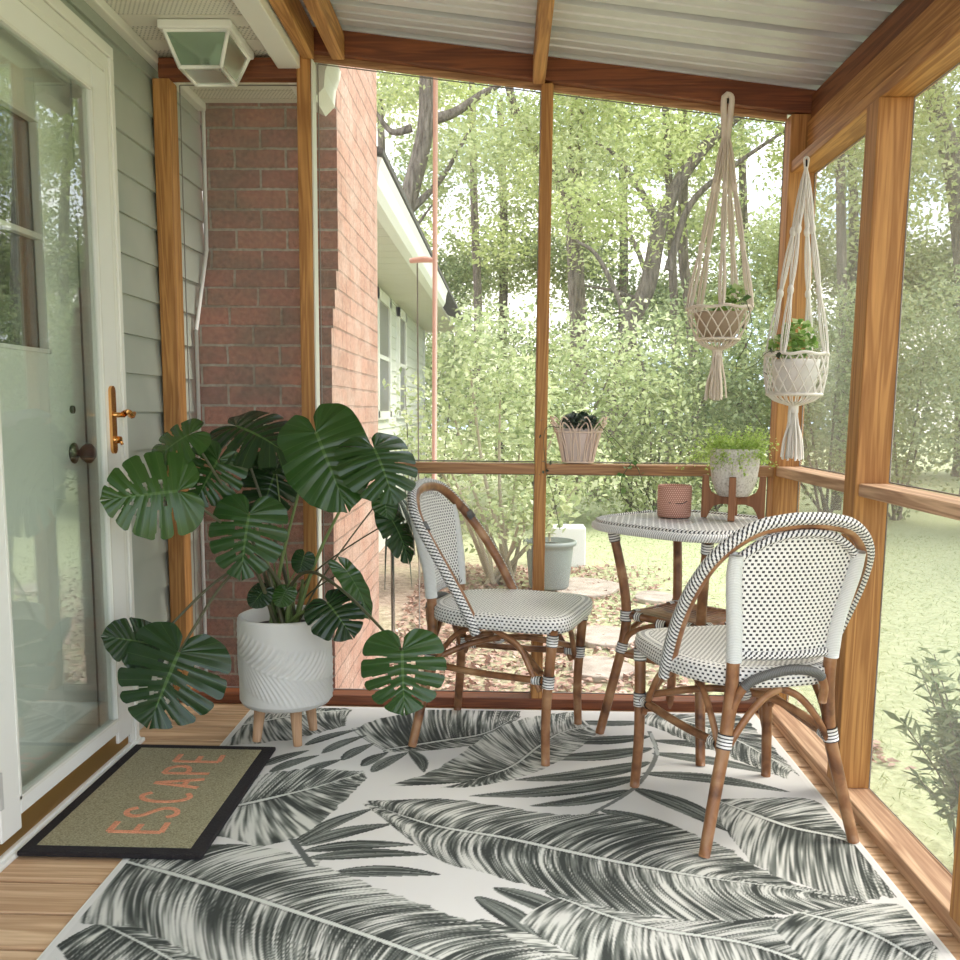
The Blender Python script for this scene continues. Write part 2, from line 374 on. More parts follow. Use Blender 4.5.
def leaves(name, C, size, mat, parent=None, up=.5, asp=.55, local=False, dirs=None):
    """one mesh of small folded leaves, each two triangles-quads, at centres C (N,3)"""
    N = len(C); nrm = RNG.normal(size=(N, 3)); nrm[:, 2] = np.abs(nrm[:, 2]) * (1 + up * 2); nrm /= np.linalg.norm(nrm, axis=1)[:, None]
    d = RNG.normal(size=(N, 3)) if dirs is None else dirs + RNG.normal(size=(N, 3)) * .25
    d -= nrm * (d * nrm).sum(1)[:, None]; d /= np.linalg.norm(d, axis=1)[:, None] + 1e-9; w = np.cross(nrm, d)
    s = (size * RNG.uniform(.6, 1.3, N))[:, None] if np.isscalar(size) else size[:, None]
    V = np.stack([C - d * s * .5, C + w * s * asp * .5 + nrm * s * .08, C + d * s * .5, C - w * s * asp * .5 + nrm * s * .08], 1).reshape(-1, 3)
    F = np.arange(N * 4).reshape(-1, 4); tint = np.repeat(np.clip(RNG.normal(.5, .25, N), 0, 1), 4)
    return link_mesh(name, V, F, mat, parent, local, tint=tint)
def blob(c, r, n, rz=None, shell=.5):
    d = RNG.normal(size=(n, 3)); d /= np.linalg.norm(d, axis=1)[:, None]; q = RNG.uniform(shell ** 3, 1, n) ** (1 / 3)
    return np.array(c) + d * q[:, None] * np.array([r, r, rz or r])

# ================================================================== PORCH STRUCTURE
fl = MB(); y = -1.106; DP = .1375
while y < 3.5:
    fl.box((-1.30, y + .011, -.035), (1.06, min(y + DP, 3.52), 0)); y += DP
fl.box((-1.30, -1.1, -.06), (1.06, 3.5, -.036)); struct(fl.build('floor', WDECK, bevel=.004))
b = MB().box((-1.30, -1.1, -.30), (-1.2, 3.52, -.04)).box((-1.2, 3.42, -.30), (1.06, 3.5, -.04)).box((.98, -1.1, -.30), (1.05, 3.42, -.04))
struct(b.build('trim_1', WDARK_Y))

def siding(mb, x, y0, y1, z0, z1, lap=.127, out=.013, sgn=1):
    z = z0
    while z < z1 - .001:
        zt = min(z + lap, z1)
        V = [(x + sgn * out, y0, z), (x + sgn * out, y1, z), (x + sgn * .001, y1, zt), (x + sgn * .001, y0, zt), (x, y0, z), (x, y1, z)]
        mb.add(V, [(0, 1, 2, 3), (0, 4, 5, 1)], smooth=False); z = zt
sd = MB(); WXl = -1.25
siding(sd, WXl, 2.96, 3.98, -.06, 2.30); siding(sd, WXl, 1.2, 2.96, 2.10, 2.30); siding(sd, WXl, .2, 2.10, 0, 2.30)
sd.box((-1.40, 2.96, -.3), (WXl, 3.96, 2.30)).box((-1.40, .2, 2.10), (WXl, 2.96, 2.30)).box((-1.40, .2, -.3), (WXl, 2.08, 2.10))
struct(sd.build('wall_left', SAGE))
# corner trim between siding and brick, stepping with the corbel
ct = MB(); ct.tube([(-1.222, 3.775, -.1), (-1.222, 3.775, 1.40)], .008, 4).tube([(-1.222, 3.775, 1.40), (-1.222, 3.935, 1.73)], .008, 4).tube([(-1.222, 3.935, 1.73), (-1.222, 3.94, 2.28)], .008, 4)
struct(ct.build('trim_2', CORNER))
# soffit with grooves
sf = MB(); y = .2
while y < 3.95:
    sf.box((-1.26, y, 2.303), (-.76, y + .094, 2.325)); y += .1
sf.box((-1.26, .2, 2.309), (-.76, 3.96, 2.33))
struct(sf.build('ceiling_soffit', SOFF))
struct(MB().box((-1.248, .2, 2.270), (-1.212, 3.95, 2.302)).build('trim_3', OFFW, bevel=.006))
struct(MB().box((-.785, .2, 2.262), (-.722, 3.74, 2.41)).box((-.80, .2, 2.255), (-.722, 3.74, 2.27)).build('trim_4', WHITE, bevel=.004))
# small end of gutter in front of the chimney
g = MB(); prof = [(-.745, 2.22), (-.70, 2.20), (-.665, 2.235), (-.66, 2.29), (-.645, 2.33), (-.64, 2.36), (-.745, 2.37)]
g.poly([(x, 3.55, z) for x, z in prof], (0, .22, 0)); tag(g.build('gutter_end', WHITE), 'short white moulded gutter end in front of the chimney top', 'gutter')

# roofing sheet: slopes down to +X, ribs run along the slope
def roofz(x): return 2.309 - .12 * x
cs = []; y = 3.60
majors = [3.18 - .21 * i for i in range(-2, 18)]
pts = []
for ym in sorted(majors):
    pts += [(ym - .021, 0), (ym - .016, .034), (ym + .016, .034), (ym + .021, 0)]
    for q in (.075, .135):
        pts += [(ym + q - .009, 0), (ym + q - .004, .010), (ym + q + .004, .010), (ym + q + .009, 0)]
pts.sort()
V = []; F = []
for i, (yy, h) in enumerate(pts):
    V += [(-.76, yy, roofz(-.76) + h), (1.28, yy, roofz(1.28) + h)]
    if i: k = 2 * i; F.append((k - 2, k, k + 1, k - 1))
nb = len(V); V += [(x, yy, z + .004) for x, yy, z in V]; F += [tuple(nb + q for q in f)[::-1] for f in F]
struct(MB().add(V, F, smooth=False).build('ceiling', ROOF))

def lumber(name, a, b, mat, label, cat, group=None, bev=.004):
    return tag(boxobj(name, a, b, mat, None, bev), label, cat, group)
def sloped(name, x0, x1, y0, y1, off, h, mat, label, cat):
    m = MB(); z = lambda x: 2.226 - .12 * x + off
    m.poly([(x0, y0, z(x0)), (x1, y0, z(x1)), (x1, y0, z(x1) + h), (x0, y0, z(x0) + h)], (0, y1 - y0, 0))
    return tag(m.build(name, mat, bevel=.003), label, cat)
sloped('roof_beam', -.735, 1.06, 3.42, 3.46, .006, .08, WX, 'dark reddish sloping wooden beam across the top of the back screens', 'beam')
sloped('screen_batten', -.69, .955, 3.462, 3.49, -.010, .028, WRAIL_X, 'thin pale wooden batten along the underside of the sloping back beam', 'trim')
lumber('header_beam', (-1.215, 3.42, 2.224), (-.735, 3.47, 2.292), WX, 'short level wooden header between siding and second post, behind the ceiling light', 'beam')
lumber('purlin', (-.715, -.6, 2.285), (-.672, 3.42, 2.385), WY, 'leftmost wooden purlin under the roof, against the white fascia board', 'purlin')
lumber('purlin', (-.612, -.6, 2.282), (-.568, 3.42, 2.368), WY, 'wooden purlin under metal roof, second from the white fascia', 'purlin')
lumber('purlin', (.075, -.6, 2.203), (.117, 3.42, 2.292), WY, 'wooden purlin under metal roof running to the centre post', 'purlin')
lumber('top_plate', (.965, -.6, 1.917), (1.06, 3.50, 1.957), WY, 'light knotty plank under the right beam, resting on the right posts', 'plank')
lumber('header_beam', (1.012, -.6, 1.957), (1.055, 3.42, 2.085), WY, 'thick wooden beam over the right screens, above the light plank', 'beam')
lumber('header_beam', (1.022, -.6, 2.087), (1.062, 3.42, 2.172), WDARK_Y, 'darker upper beam on the right tucked against the metal roofing', 'beam')
lumber('porch_post', (-1.236, 3.42, .04), (-1.176, 3.50, 2.224), WZ, 'narrow wooden post against the grey siding', 'post')
lumber('porch_post', (-.735, 3.42, .04), (-.688, 3.50, 2.30), WZ, 'narrow wooden post in front of the brick chimney, left of its corner', 'post')
lumber('screen_batten', (-.687, 3.43, .04), (-.681, 3.49, 2.29), OFFW, 'thin white vertical strip beside the post before the chimney', 'trim', bev=.001)
lumber('porch_post', (.106, 3.42, .04), (.147, 3.50, 2.21), WZ, 'slim wooden post in the middle of the back screen', 'post')
lumber('porch_post', (.958, 3.42, .04), (1.055, 3.50, 2.11), WZ, 'wooden corner post where back and right screens meet', 'post')
lumber('porch_post', (.957, 2.62, .04), (1.052, 2.71, 1.917), WZ, 'thick wooden post of the right screen wall behind the near chair', 'post')
lumber('porch_post', (.957, 1.84, .04), (1.052, 1.93, 1.917), WZ, 'wooden post barely showing at the lower right edge', 'post')
XR = [(-1.165, -.735), (-.675, .106), (.147, .958)]
for (x0, x1), lb in zip(XR, ('back rail crossing in front of the siding and brick', 'wooden back rail behind the monstera and left chair', 'back rail holding the cane plant basket')):
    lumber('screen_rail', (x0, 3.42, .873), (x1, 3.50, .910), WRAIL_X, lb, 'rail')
for (y0, y1), lb in zip(((2.71, 3.42), (1.93, 2.62)), ('right side rail between corner post and thick post', 'right side rail nearest the viewer, right of the thick post')):
    lumber('screen_rail', (.965, y0, .876), (1.055, y1, .911), WRAIL_Y, lb, 'rail')
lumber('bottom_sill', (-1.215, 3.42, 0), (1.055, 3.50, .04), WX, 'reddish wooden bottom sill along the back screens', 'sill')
lumber('bottom_sill', (.965, -.6, 0), (1.055, 3.42, .04), WRAIL_Y, 'pale wooden bottom sill along the right screens', 'sill')
# screens: a panel per bay, with thin dark spline
def screen(x0, y0, x1, y1, zb, zt0, zt1, mat, label):
    d = np.array([x1 - x0, y1 - y0, 0.]); d /= np.linalg.norm(d); nx = np.array([-d[1], d[0], 0]) * .0006
    m = MB(); m.poly([(x0, y0, zb), (x1, y1, zb), (x1, y1, zt1), (x0, y0, zt0)], nx)
    o = tag(m.build('insect_screen', mat), label, 'screen')
    s = MB(); q = [(x0, y0, zb), (x1, y1, zb), (x1, y1, zt1), (x0, y0, zt0)]
    for i in range(4): s.tube([q[i], q[(i + 1) % 4]], .0022, 4)
    o2 = s.build('spline', STEEL, None); 
    o2.location = Vector(o2.location) - Vector(o.location); o2.parent = o
zs = lambda x: 2.214 - .12 * x
for (x0, x1), nm in zip(XR, ('in front of the brick chimney', 'between the chimney post and the centre post', 'between the centre post and the corner post')):
    zt = (2.224, 2.224) if x1 < -.7 else (zs(x0), zs(x1))
    screen(x0, 3.495, x1, 3.495, .914, zt[0], zt[1], SCR_B, 'upper back insect screen ' + nm)
    screen(x0, 3.495, x1, 3.495, .042, .868, .868, SCR_B, 'lower back insect screen ' + nm)
for (y0, y1), nm in zip(((2.715, 3.415), (1.935, 2.615)), ('between corner and thick posts', 'nearest the viewer')):
    screen(1.046, y0, 1.046, y1, .915, 1.913, 1.913, SCR_S, 'upper right insect screen ' + nm)
    screen(1.046, y0, 1.046, y1, .044, .872, .872, SCR_S, 'lower right insect screen ' + nm)

# ================================================================== DOORS
dn = struct(empty('door_1', (-1.2, 2.13, 0)))          # storm door
def dbox(nm, a, b, m, bev=.003, p=dn): return boxobj(nm, a, b, m, p, bev)
dbox('stile', (-1.225, 2.13, .055), (-1.195, 2.225, 2.075), WHITE); dbox('stile', (-1.225, 2.825, .055), (-1.195, 2.925, 2.075), WHITE)
dbox('top_rail', (-1.225, 2.225, 2.0), (-1.195, 2.825, 2.075), WHITE); dbox('bottom_rail', (-1.225, 2.225, .09), (-1.195, 2.825, .133), WHITE)
dbox('kick_plate', (-1.222, 2.132, .022), (-1.205, 2.922, .09), BRASSP)
gl = dbox('glass', (-1.212, 2.222, .13), (-1.208, 2.828, 2.003), GLASS, 0)
m = MB()
for a, c in (((2.222, .13), (2.23, 2.003)), ((2.82, .13), (2.828, 2.003)), ((2.222, .13), (2.828, .138)), ((2.222, 1.995), (2.828, 2.003))):
    m.box((-1.200, a[0], a[1]), (-1.193, c[0], c[1]))
m.build('glazing_bead', OFFW, dn)
hd = MB(); hd.poly([(-1.195, 2.868 + .017 * cos(q), (1.145 if q < pi else .975) + .017 * sin(q)) for q in np.linspace(0, 2 * pi, 16)], (.009, 0, 0)).build('handle_plate', BRASS, dn)
h = MB(); h.tube([(-1.19, 2.868, 1.075), (-1.155, 2.868, 1.075)], .008); h.tube(cr([(-1.155, 2.862, 1.078), (-1.15, 2.885, 1.086), (-1.15, 2.91, 1.074), (-1.152, 2.935, 1.080)], 5), [.010, .007, .011, .007], 8)
h.build('lever', BRASS, dn)
MB().tube([(-1.19, 2.868, 1.0), (-1.168, 2.868, 1.0)], .011).tube([(-1.17, 2.868, 1.0), (-1.165, 2.868, .985)], .005).build('lock', BRASS, dn)
h = MB(); h.box((-1.215, 2.118, .145), (-1.186, 2.132, .235)); h.build('hinge', M('hinge_grey', (.5, .5, .47), .4).m, dn)
fr = MB().box((-1.30, 2.93, .0), (-1.20, 2.955, 2.10)).box((-1.30, 2.10, 0), (-1.20, 2.125, 2.10)).box((-1.30, 2.125, 2.08), (-1.20, 2.93, 2.10))
fr.box((-1.225, 2.945, .0), (-1.199, 2.985, 2.13)).box((-1.225, 2.06, 0), (-1.199, 2.115, 2.13)).box((-1.225, 2.115, 2.095), (-1.199, 2.945, 2.13))
fr.box((-1.225, 2.960, .0), (-1.193, 2.986, 2.131)).box((-1.225, 2.03, 2.131), (-1.193, 2.986, 2.165))
struct(fr.build('trim_5', OFFW, bevel=.003))
struct(MB().box((-1.31, 2.09, 0), (-1.195, 3.0, .022)).box((-1.225, 2.07, 0), (-1.184, 3.01, .014)).build('trim_6', WHITE, bevel=.004))
en = struct(empty('door_2', (-1.32, 2.13, .02)))
m = MB(); X0, X1 = -1.345, -1.302
m.box((X0, 2.128, .03), (X1, 2.33, 2.075)).box((X0, 2.70, .03), (X1, 2.925, 2.075)).box((X0, 2.33, .03), (X1, 2.70, 1.255)).box((X0, 2.33, 1.875), (X1, 2.70, 2.075))
m.build('door_slab', M('entry_door_paint', (.80, .83, .76), .45).m, en, bevel=.002)
boxobj('pane', (-1.328, 2.33, 1.255), (-1.322, 2.70, 1.875), PANE, en, 0)
m = MB().box((-1.325, 2.33, 1.558), (-1.300, 2.70, 1.574))
for a, c in (((2.322, 1.247), (2.334, 1.883)), ((2.698, 1.247), (2.710, 1.883)), ((2.322, 1.247), (2.71, 1.259)), ((2.322, 1.871), (2.71, 1.883))):
    m.box((-1.32, a[0], a[1]), (-1.294, c[0], c[1]))
m.build('muntin', WHITE, en, bevel=.002)
MB().lathe([(.030, 0), (.032, .004), (.012, .008), (.010, .02), (.022, .03), (.030, .042), (.030, .052), (.020, .062), (.001, .064)], (0, 0, 0), 20).build('door_knob', BLACK, en, local=True)
kb = [c for c in en.children if c.name.startswith('door_knob')][0]; kb.rotation_euler = (0, R(90), 0); kb.location = (.018, 2.835 - 2.13, .94)
MB().tube([(-1.303, 2.835, 1.09), (-1.294, 2.835, 1.09)], .012, 12).build('deadbolt', BLACK, en)
struct(MB().box((-1.75, 1.2, -.1), (-1.72, 3.6, 2.3)).box((-1.75, 1.2, -.1), (-1.4, 3.6, -.05)).build('wall_hall', M('hall_dark', (.10, .10, .11), .9).m))

# ================================================================== CHIMNEY & FAR HOUSE
def chimney():
    prof = [(3.785, GZ), (3.785, 1.415)] ; z = 1.415; yv = 3.785
    for i in range(4):
        yv += .041; prof += [(yv, z), (yv, z + .0785)]; z += .0785
    prof += [(3.95, 3.4)]
    V = []; F = []; n = len(prof)
    for x in (-1.235, -.690):
        V += [(x, yy, zz) for yy, zz in prof]
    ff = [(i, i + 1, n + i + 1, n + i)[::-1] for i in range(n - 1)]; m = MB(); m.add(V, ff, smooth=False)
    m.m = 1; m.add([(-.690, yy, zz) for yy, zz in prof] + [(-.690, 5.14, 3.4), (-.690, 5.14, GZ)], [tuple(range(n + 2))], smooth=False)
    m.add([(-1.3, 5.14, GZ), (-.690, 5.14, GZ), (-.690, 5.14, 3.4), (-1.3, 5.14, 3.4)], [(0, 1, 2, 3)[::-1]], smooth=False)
    o = m.build('brick_chimney', [BR_F, BR_LIT]); tag(o, 'tall red brick chimney against the house beyond the back screen', 'chimney')
chimney()
m = MB(); siding(m, -1.235, 5.16, 14.18, GZ + .25, 2.26, .12, .012)
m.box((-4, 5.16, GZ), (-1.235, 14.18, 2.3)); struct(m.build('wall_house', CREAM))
struct(MB().box((-1.245, 14.13, GZ), (-1.205, 14.20, 2.25)).build('trim_7', CORNER))
for k, (y0, y1, lb) in enumerate(((8.95, 9.97, 0), (10.70, 11.52, 0))):
    w = struct(empty('window_%d' % (k + 1), (-1.22, y0, 1.05)))
    m = MB()
    for a, c in (((y0, 1.02), (y0 + .1, 2.22)), ((y1 - .1, 1.02), (y1, 2.22)), ((y0, 2.12), (y1, 2.22)), ((y0 - .03, 1.0), (y1 + .03, 1.08))): m.box((-1.235, a[0], a[1]), (-1.195, c[0], c[1]))
    m.build('window_frame', WHITE, w); boxobj('pane', (-1.228, y0 + .1, 1.08), (-1.214, y1 - .1, 2.12), M('window_screen_grey', (.16, .15, .13), .3).m, w, 0)
    MB().box((-1.222, y0 + .1, 1.58), (-1.205, y1 - .1, 1.62)).build('meeting_rail', WHITE, w)
m = MB(); yy = 5.15
while yy < 14.5: m.box((-1.26, yy, 2.262), (-.76, yy + .29, 2.28)); yy += .3
m.box((-1.26, 5.15, 2.268), (-.76, 14.5, 2.29)); struct(m.build('ceiling_eave', M('eave_vinyl', (.60, .57, .50), .5).m))
g = MB(); gp = [(-.79, 2.235), (-.715, 2.225), (-.69, 2.27), (-.68, 2.35), (-.665, 2.40), (-.79, 2.42)]
g.poly([(x, 5.15, z) for x, z in gp], (0, 5.6, 0)); tag(g.build('eave_gutter', WHITE), 'long white gutter along the house eave beyond the chimney', 'gutter')
g = MB(); g.poly([(-.66, 5.15, 2.42), (-.655, 5.15, 2.445), (-4, 5.15, 3.6), (-4, 5.15, 3.55)], (0, 9.3, 0)).build('roof_shingles', M('shingles', (.10, .095, .09), .9).m)
g = bpy.data.objects['roof_shingles']; tag(g, 'dark shingled house roof edge above the white gutter', 'roof')
# copper pole with bracket and wire
t_ = thing('downpipe', 'tall pinkish copper pole standing beside the house gutter', 'pole', (-.375, 5.0, GZ))
MB().tube([(-.375, 5, GZ), (-.375, 5, 3.4)], .013, 10).build('pole', COPPER, t_)
MB().tube(cr([(-.375, 5, 1.855), (-.43, 5.05, 1.87), (-.51, 5.1, 1.87)], 4), [.012, .018, .014], 6).build('bracket', COPPER, t_)
MB().tube([(-.475, 5.1, 1.87), (-.46, 5.1, GZ)], .004, 5).build('chain', STEEL, t_)

# ================================================================== CEILING LIGHT
t_ = thing('ceiling_light', 'white square lantern with frosted green glass on the porch soffit', 'light', (-.982, 3.26, 2.302))
cx, cy = -.990, 3.26
MB().box((cx - .117, cy - .140, 2.274), (cx + .117, cy + .140, 2.302)).build('mounting_plate', WHITE, t_, bevel=.006)
fr = MB(); gl = MB(); zb, zt = 2.176, 2.274; wt, wb = (.102, .122), (.066, .085)
T4 = [(cx + sx * wt[0], cy + sy * wt[1], zt) for sx, sy in ((-1, -1), (1, -1), (1, 1), (-1, 1))]
B4 = [(cx + sx * wb[0], cy + sy * wb[1], zb) for sx, sy in ((-1, -1), (1, -1), (1, 1), (-1, 1))]
for i in range(4):
    j = (i + 1) % 4
    fr.tube([T4[i], B4[i]], .007, 4, phase=pi / 4); fr.tube([B4[i], B4[j]], .007, 4, phase=pi / 4); fr.tube([T4[i], T4[j]], .008, 4, phase=pi / 4)
    MB().add([T4[i], T4[j], B4[j], B4[i]], [(0, 1, 2, 3)], smooth=False).build('glass_panel', FROST, t_)
MB().add(B4, [(0, 1, 2, 3)], smooth=False).build('glass_panel', FROST, t_)
fr.build('frame', WHITE, t_)
MB().lathe([(.004, -.035), (.02, -.030), (.028, -.01), (.026, .012), (.014, .035), (.013, .05)], (cx + .02, cy, 2.225), 14).build('bulb', M('bulb_white', (.85, .85, .8), .3).m, t_)

# ================================================================== RUG (painted leaf pattern in a colour attribute)
def rug():
    x0, x1, y0, y1, g = -.918, .922, .72, 3.39, .0031
    nx, ny = int((x1 - x0) / g) + 1, int((y1 - y0) / g) + 1
    A = np.zeros((ny, nx, 3)); A[:] = (.66, .65, .63)
    def n1(s, seed, k):
        r = np.random.default_rng(seed).uniform(0, 1, 4096); q = np.asarray(s) * k; i = np.floor(q).astype(int); f = q - i
        f = f * f * (3 - 2 * f); return r[i % 4096] * (1 - f) + r[(i + 1) % 4096] * f
    def n2(a, b, seed, ka, kb):
        r = np.random.default_rng(seed).uniform(0, 1, (256, 256)); qa, qb = a * ka, b * kb
        ia, ib = np.floor(qa).astype(int), np.floor(qb).astype(int); fa, fb = qa - ia, qb - ib
        g0 = r[ia % 256, ib % 256] * (1 - fa) + r[(ia + 1) % 256, ib % 256] * fa
        g1 = r[ia % 256, (ib + 1) % 256] * (1 - fa) + r[(ia + 1) % 256, (ib + 1) % 256] * fa
        return g0 * (1 - fb) + g1 * fb
    def put(x, y, c):
        ix = np.round((x - x0) / g).astype(int); iy = np.round((y - y0) / g).astype(int)
        ok = (ix >= 0) & (ix < nx) & (iy >= 0) & (iy < ny); A[iy[ok], ix[ok]] = c[ok]
    def path(pp, n):
        P = np.array([tuple(atz(px, py))[:2] for px, py in pp]); Q = np.array(cr(P, 16))
        d = np.r_[0, np.cumsum(np.linalg.norm(np.diff(Q, axis=0), axis=1))]; t = np.linspace(0, d[-1], n)
        return np.stack([np.interp(t, d, Q[:, 0]), np.interp(t, d, Q[:, 1])], 1), d[-1]
    dk, md, lt = np.array((.034, .040, .036)), np.array((.19, .205, .185)), np.array((.62, .62, .58))
    def paint(mid, up, lo, seed, dark=.5, lead=.12):
        Mp, L = path(mid, 1500)
        for si, ed in enumerate((up, lo)):
            E, _ = path(ed, 1500)
            ss = np.linspace(0, 1, 1500); wid = np.linalg.norm(E - Mp, axis=1).max(); sh = min(.22, .55 * wid / L)
            s2 = np.clip(ss + 4 * sh * ss * (1 - ss), 0, 1); E = np.stack([np.interp(s2, ss, E[:, 0]), np.interp(s2, ss, E[:, 1])], 1)
            nw = max(int(wid / g * 2.2), 8)
            s = np.linspace(0, 1, 1500)[:, None] * np.ones((1, nw)); w = np.linspace(0, 1, nw)[None] * np.ones((1500, 1))
            # veins sweep towards the tip
            edge = 1 - .07 * n1(s * L, seed + 9 + si, 60)
            sm = np.clip(s, 0, 1); px = Mp[:, None, :] * (1 - w[..., None]) + E[:, None, :] * w[..., None]
            curve = lead * L * .12 * np.sin(w * pi)
            tang = np.gradient(Mp, axis=0); tang /= np.linalg.norm(tang, axis=1)[:, None] + 1e-9
            px = px - tang[:, None, :] * curve[..., None]
            sL = s * L
            f = .5 * n2(sL, w, seed + si, 260, 2.4) + .20 * n2(sL, w, seed + 3 + si, 110, 1.6) + .30 * n2(sL, w, seed + 4, 420, 4.5)
            thr = .53 + (dark - .5) * .5 + .30 * (n2(sL, w, seed + 5, 9, 2.5) - .5) - .05 * w
            f = np.clip((f - thr) * 3.3 + .50, 0, 1)[..., None]
            c = np.where(f < .5, dk + (md - dk) * f * 2, md + (lt - md) * (f * 2 - 1))
            tn = n2(sL, w, seed + 8, 8, 3)[..., None]; c = c * (1 + (tn - .5) * np.array((.02, .05, .03)))
            c = np.where(w[..., None] < .028, np.array((.58, .60, .56)), c)
            c = np.where((w[..., None] > .028) & (w[..., None] < .06), c * .6, c)
            k = (w < edge); put(px[..., 0][k], px[..., 1][k], c[k])
    def blade(a, b, wd, seed, bend=.06):
        P0, P1 = np.array(tuple(atz(*a))[:2]), np.array(tuple(atz(*b))[:2]); d = P1 - P0; L = np.linalg.norm(d); nrm = np.array((-d[1], d[0])) / L
        s = np.linspace(0, 1, int(L / g * 2.5) + 4)[:, None]; w = np.linspace(-1, 1, 64)[None]
        h = 1.55 * wd * np.sin(pi * s ** .8) ** .8
        q = P0 + d * s[..., None] + nrm * (w * h + bend * L * np.sin(pi * s))[..., None]
        f = n2(s * L + w * 0, w + 2, seed, 10, 9)[..., None]; c = dk + (md * 1.3 - dk) * np.clip(f * 1.7 - .5, 0, 1) ** 1.2
        c = np.where(np.abs(w[..., None]) < .07, np.array((.22, .24, .22)), c) + 0 * f
        c = np.broadcast_to(c, q.shape[:2] + (3,)); put(q[..., 0], q[..., 1], c)
    def stroke(pp, wd, c):
        Q, L = path(pp, 500)
        for o in np.linspace(-wd, wd, 9):
            put(Q[:, 0] + o, Q[:, 1], np.repeat([c], 500, 0))
    B = [((295, 846), (374, 810), .016), ((300, 848), (392, 826), .018), ((304, 853), (414, 847), .016), ((306, 861), (427, 857), .016), ((330, 876), (440, 877), .017),
         ((262, 768), (309, 752), .014), ((270, 774), (319, 757), .014), ((298, 777), (342, 761), .014), ((305, 747), (358, 731), .014), ((322, 755), (366, 737), .014), ((342, 762), (374, 745), .014), ((362, 768), (388, 754), .014), ((372, 774), (408, 754), .016), ((410, 752), (424, 774), .014),
         ((648, 724), (556, 722), .018), ((650, 738), (540, 742), .024), ((652, 750), (535, 760), .026), ((650, 764), (515, 782), .026), ((642, 778), (470, 798), .024), ((630, 792), (530, 808), .018),
         ((652, 742), (765, 758), .020), ((652, 755), (775, 776), .022), ((642, 775), (790, 794), .022), ((634, 790), (735, 836), .026), ((600, 812), (700, 842), .018),
         ((476, 899), (560, 962), .020), ((494, 890), (602, 938), .020), ((545, 893), (640, 935), .018), ((474, 930), (545, 975), .018), ((236, 905), (285, 985), .02)]
    # ground layer
    paint([(100, 925), (150, 950), (210, 985)], [(140, 925), (190, 945), (250, 985)], [(55, 950), (90, 985), (140, 1015)], 5, .62)
    paint([(235, 728), (300, 716), (352, 711)], [(235, 716), (290, 709), (340, 708)], [(218, 748), (290, 742), (345, 728)], 15, .5)
    paint([(384, 752), (440, 743), (485, 735), (519, 717)], [(352, 730), (387, 717), (440, 709), (522, 710)], [(388, 754), (445, 751), (490, 742), (521, 718)], 25, .58)
    for i, q in enumerate(B): blade(*q, 40 + i)
    stroke([(649, 733), (656, 757), (634, 790), (584, 820)], .006, (.17, .18, .17)); stroke([(651, 735), (658, 757)], .004, (.4, .42, .4))
    paint([(466, 784), (511, 769), (538, 749), (562, 734), (590, 728)], [(388, 788), (440, 768), (485, 736), (526, 719), (580, 712)], [(440, 790), (481, 788), (537, 774), (575, 753), (600, 733)], 35, .55)
    paint([(645, 712), (720, 734), (792, 772)], [(660, 708), (735, 714), (800, 778)], [(636, 722), (700, 748), (788, 782)], 45, .45)
    paint([(235, 808), (312, 790), (365, 774)], [(262, 775), (312, 770), (363, 773)], [(215, 838), (280, 848), (338, 810), (367, 780)], 55, .5)
    paint([(719, 803), (785, 827), (846, 842), (898, 875)], [(732, 801), (802, 800), (832, 810), (890, 868)], [(712, 812), (755, 868), (840, 902), (900, 900)], 65, .5)
    paint([(560, 900), (645, 929), (750, 947), (850, 985)], [(584, 906), (680, 922), (780, 920), (900, 950)], [(520, 925), (600, 975), (720, 1000), (850, 1020)], 75, .48)
    paint([(800, 915), (870, 935), (940, 975)], [(864, 905), (905, 910), (940, 950)], [(770, 930), (820, 975), (900, 1010)], 85, .42)
    paint([(372, 807), (432, 827), (500, 839), (560, 852), (627, 866), (715, 881), (785, 890), (866, 905)],
          [(378, 804), (451, 801), (560, 816), (610, 815), (665, 826), (720, 845), (790, 884), (868, 904)],
          [(372, 811), (436, 861), (490, 878), (560, 898), (645, 919), (732, 925), (802, 915), (868, 906)], 95, .55, .2)
    paint([(470, 925), (510, 948), (560, 985)], [(484, 922), (540, 940), (600, 975)], [(380, 922), (420, 950), (480, 1000)], 105, .5)
    paint([(122, 862), (200, 884), (271, 906), (350, 932), (425, 959), (500, 990)], [(150, 857), (225, 846), (290, 853), (350, 878), (450, 915), (560, 960)],
          [(78, 930), (130, 931), (190, 957), (260, 985), (330, 1012), (420, 1045)], 115, .52, .2)
    stroke([(292, 841), (300, 852), (312, 869)], .008, (.10, .11, .105))
    for i in range(9):       # the part of the rug nearer than the photograph shows
        ax, ay = -.9 + 1.5 * ((i * .37) % 1), .78 + .11 * i; a = (i * 2.1) % 6.28
        P = [(ax + .12 * k * cos(a), ay + .12 * k * sin(a)) for k in range(5)]
        def tp(p, d): return (p[0] - d * sin(a), p[1] + d * cos(a))
        def inv(p):
            v = ROT.transposed() @ (Vector((p[0], min(p[1], 1.72), 0)) - Vector((0, 0, 1.1))); return (480 + 950 * v.x / -v.z, 536 - 950 * v.y / -v.z)
        if ay < 1.3: paint([inv(p) for p in P], [inv(tp(p, .10 * sin(.5 + k * .6))) for k, p in enumerate(P)], [inv(tp(p, -.10 * sin(.5 + k * .6))) for k, p in enumerate(P)], 200 + i, .5)
    e = 5; A[:, :e] = A[:, -e:] = (.70, .69, .67); A[-e:] = A[:e] = (.70, .69, .67)
    xs = x0 + g * np.arange(nx); ys = y0 + g * np.arange(ny); XX, YY = np.meshgrid(xs, ys)
    V = np.stack([XX.ravel(), YY.ravel(), np.full(nx * ny, .006)], 1)
    i = (np.arange(ny - 1)[:, None] * nx + np.arange(nx - 1)[None]).ravel(); F = np.stack([i, i + 1, i + nx + 1, i + nx], 1)
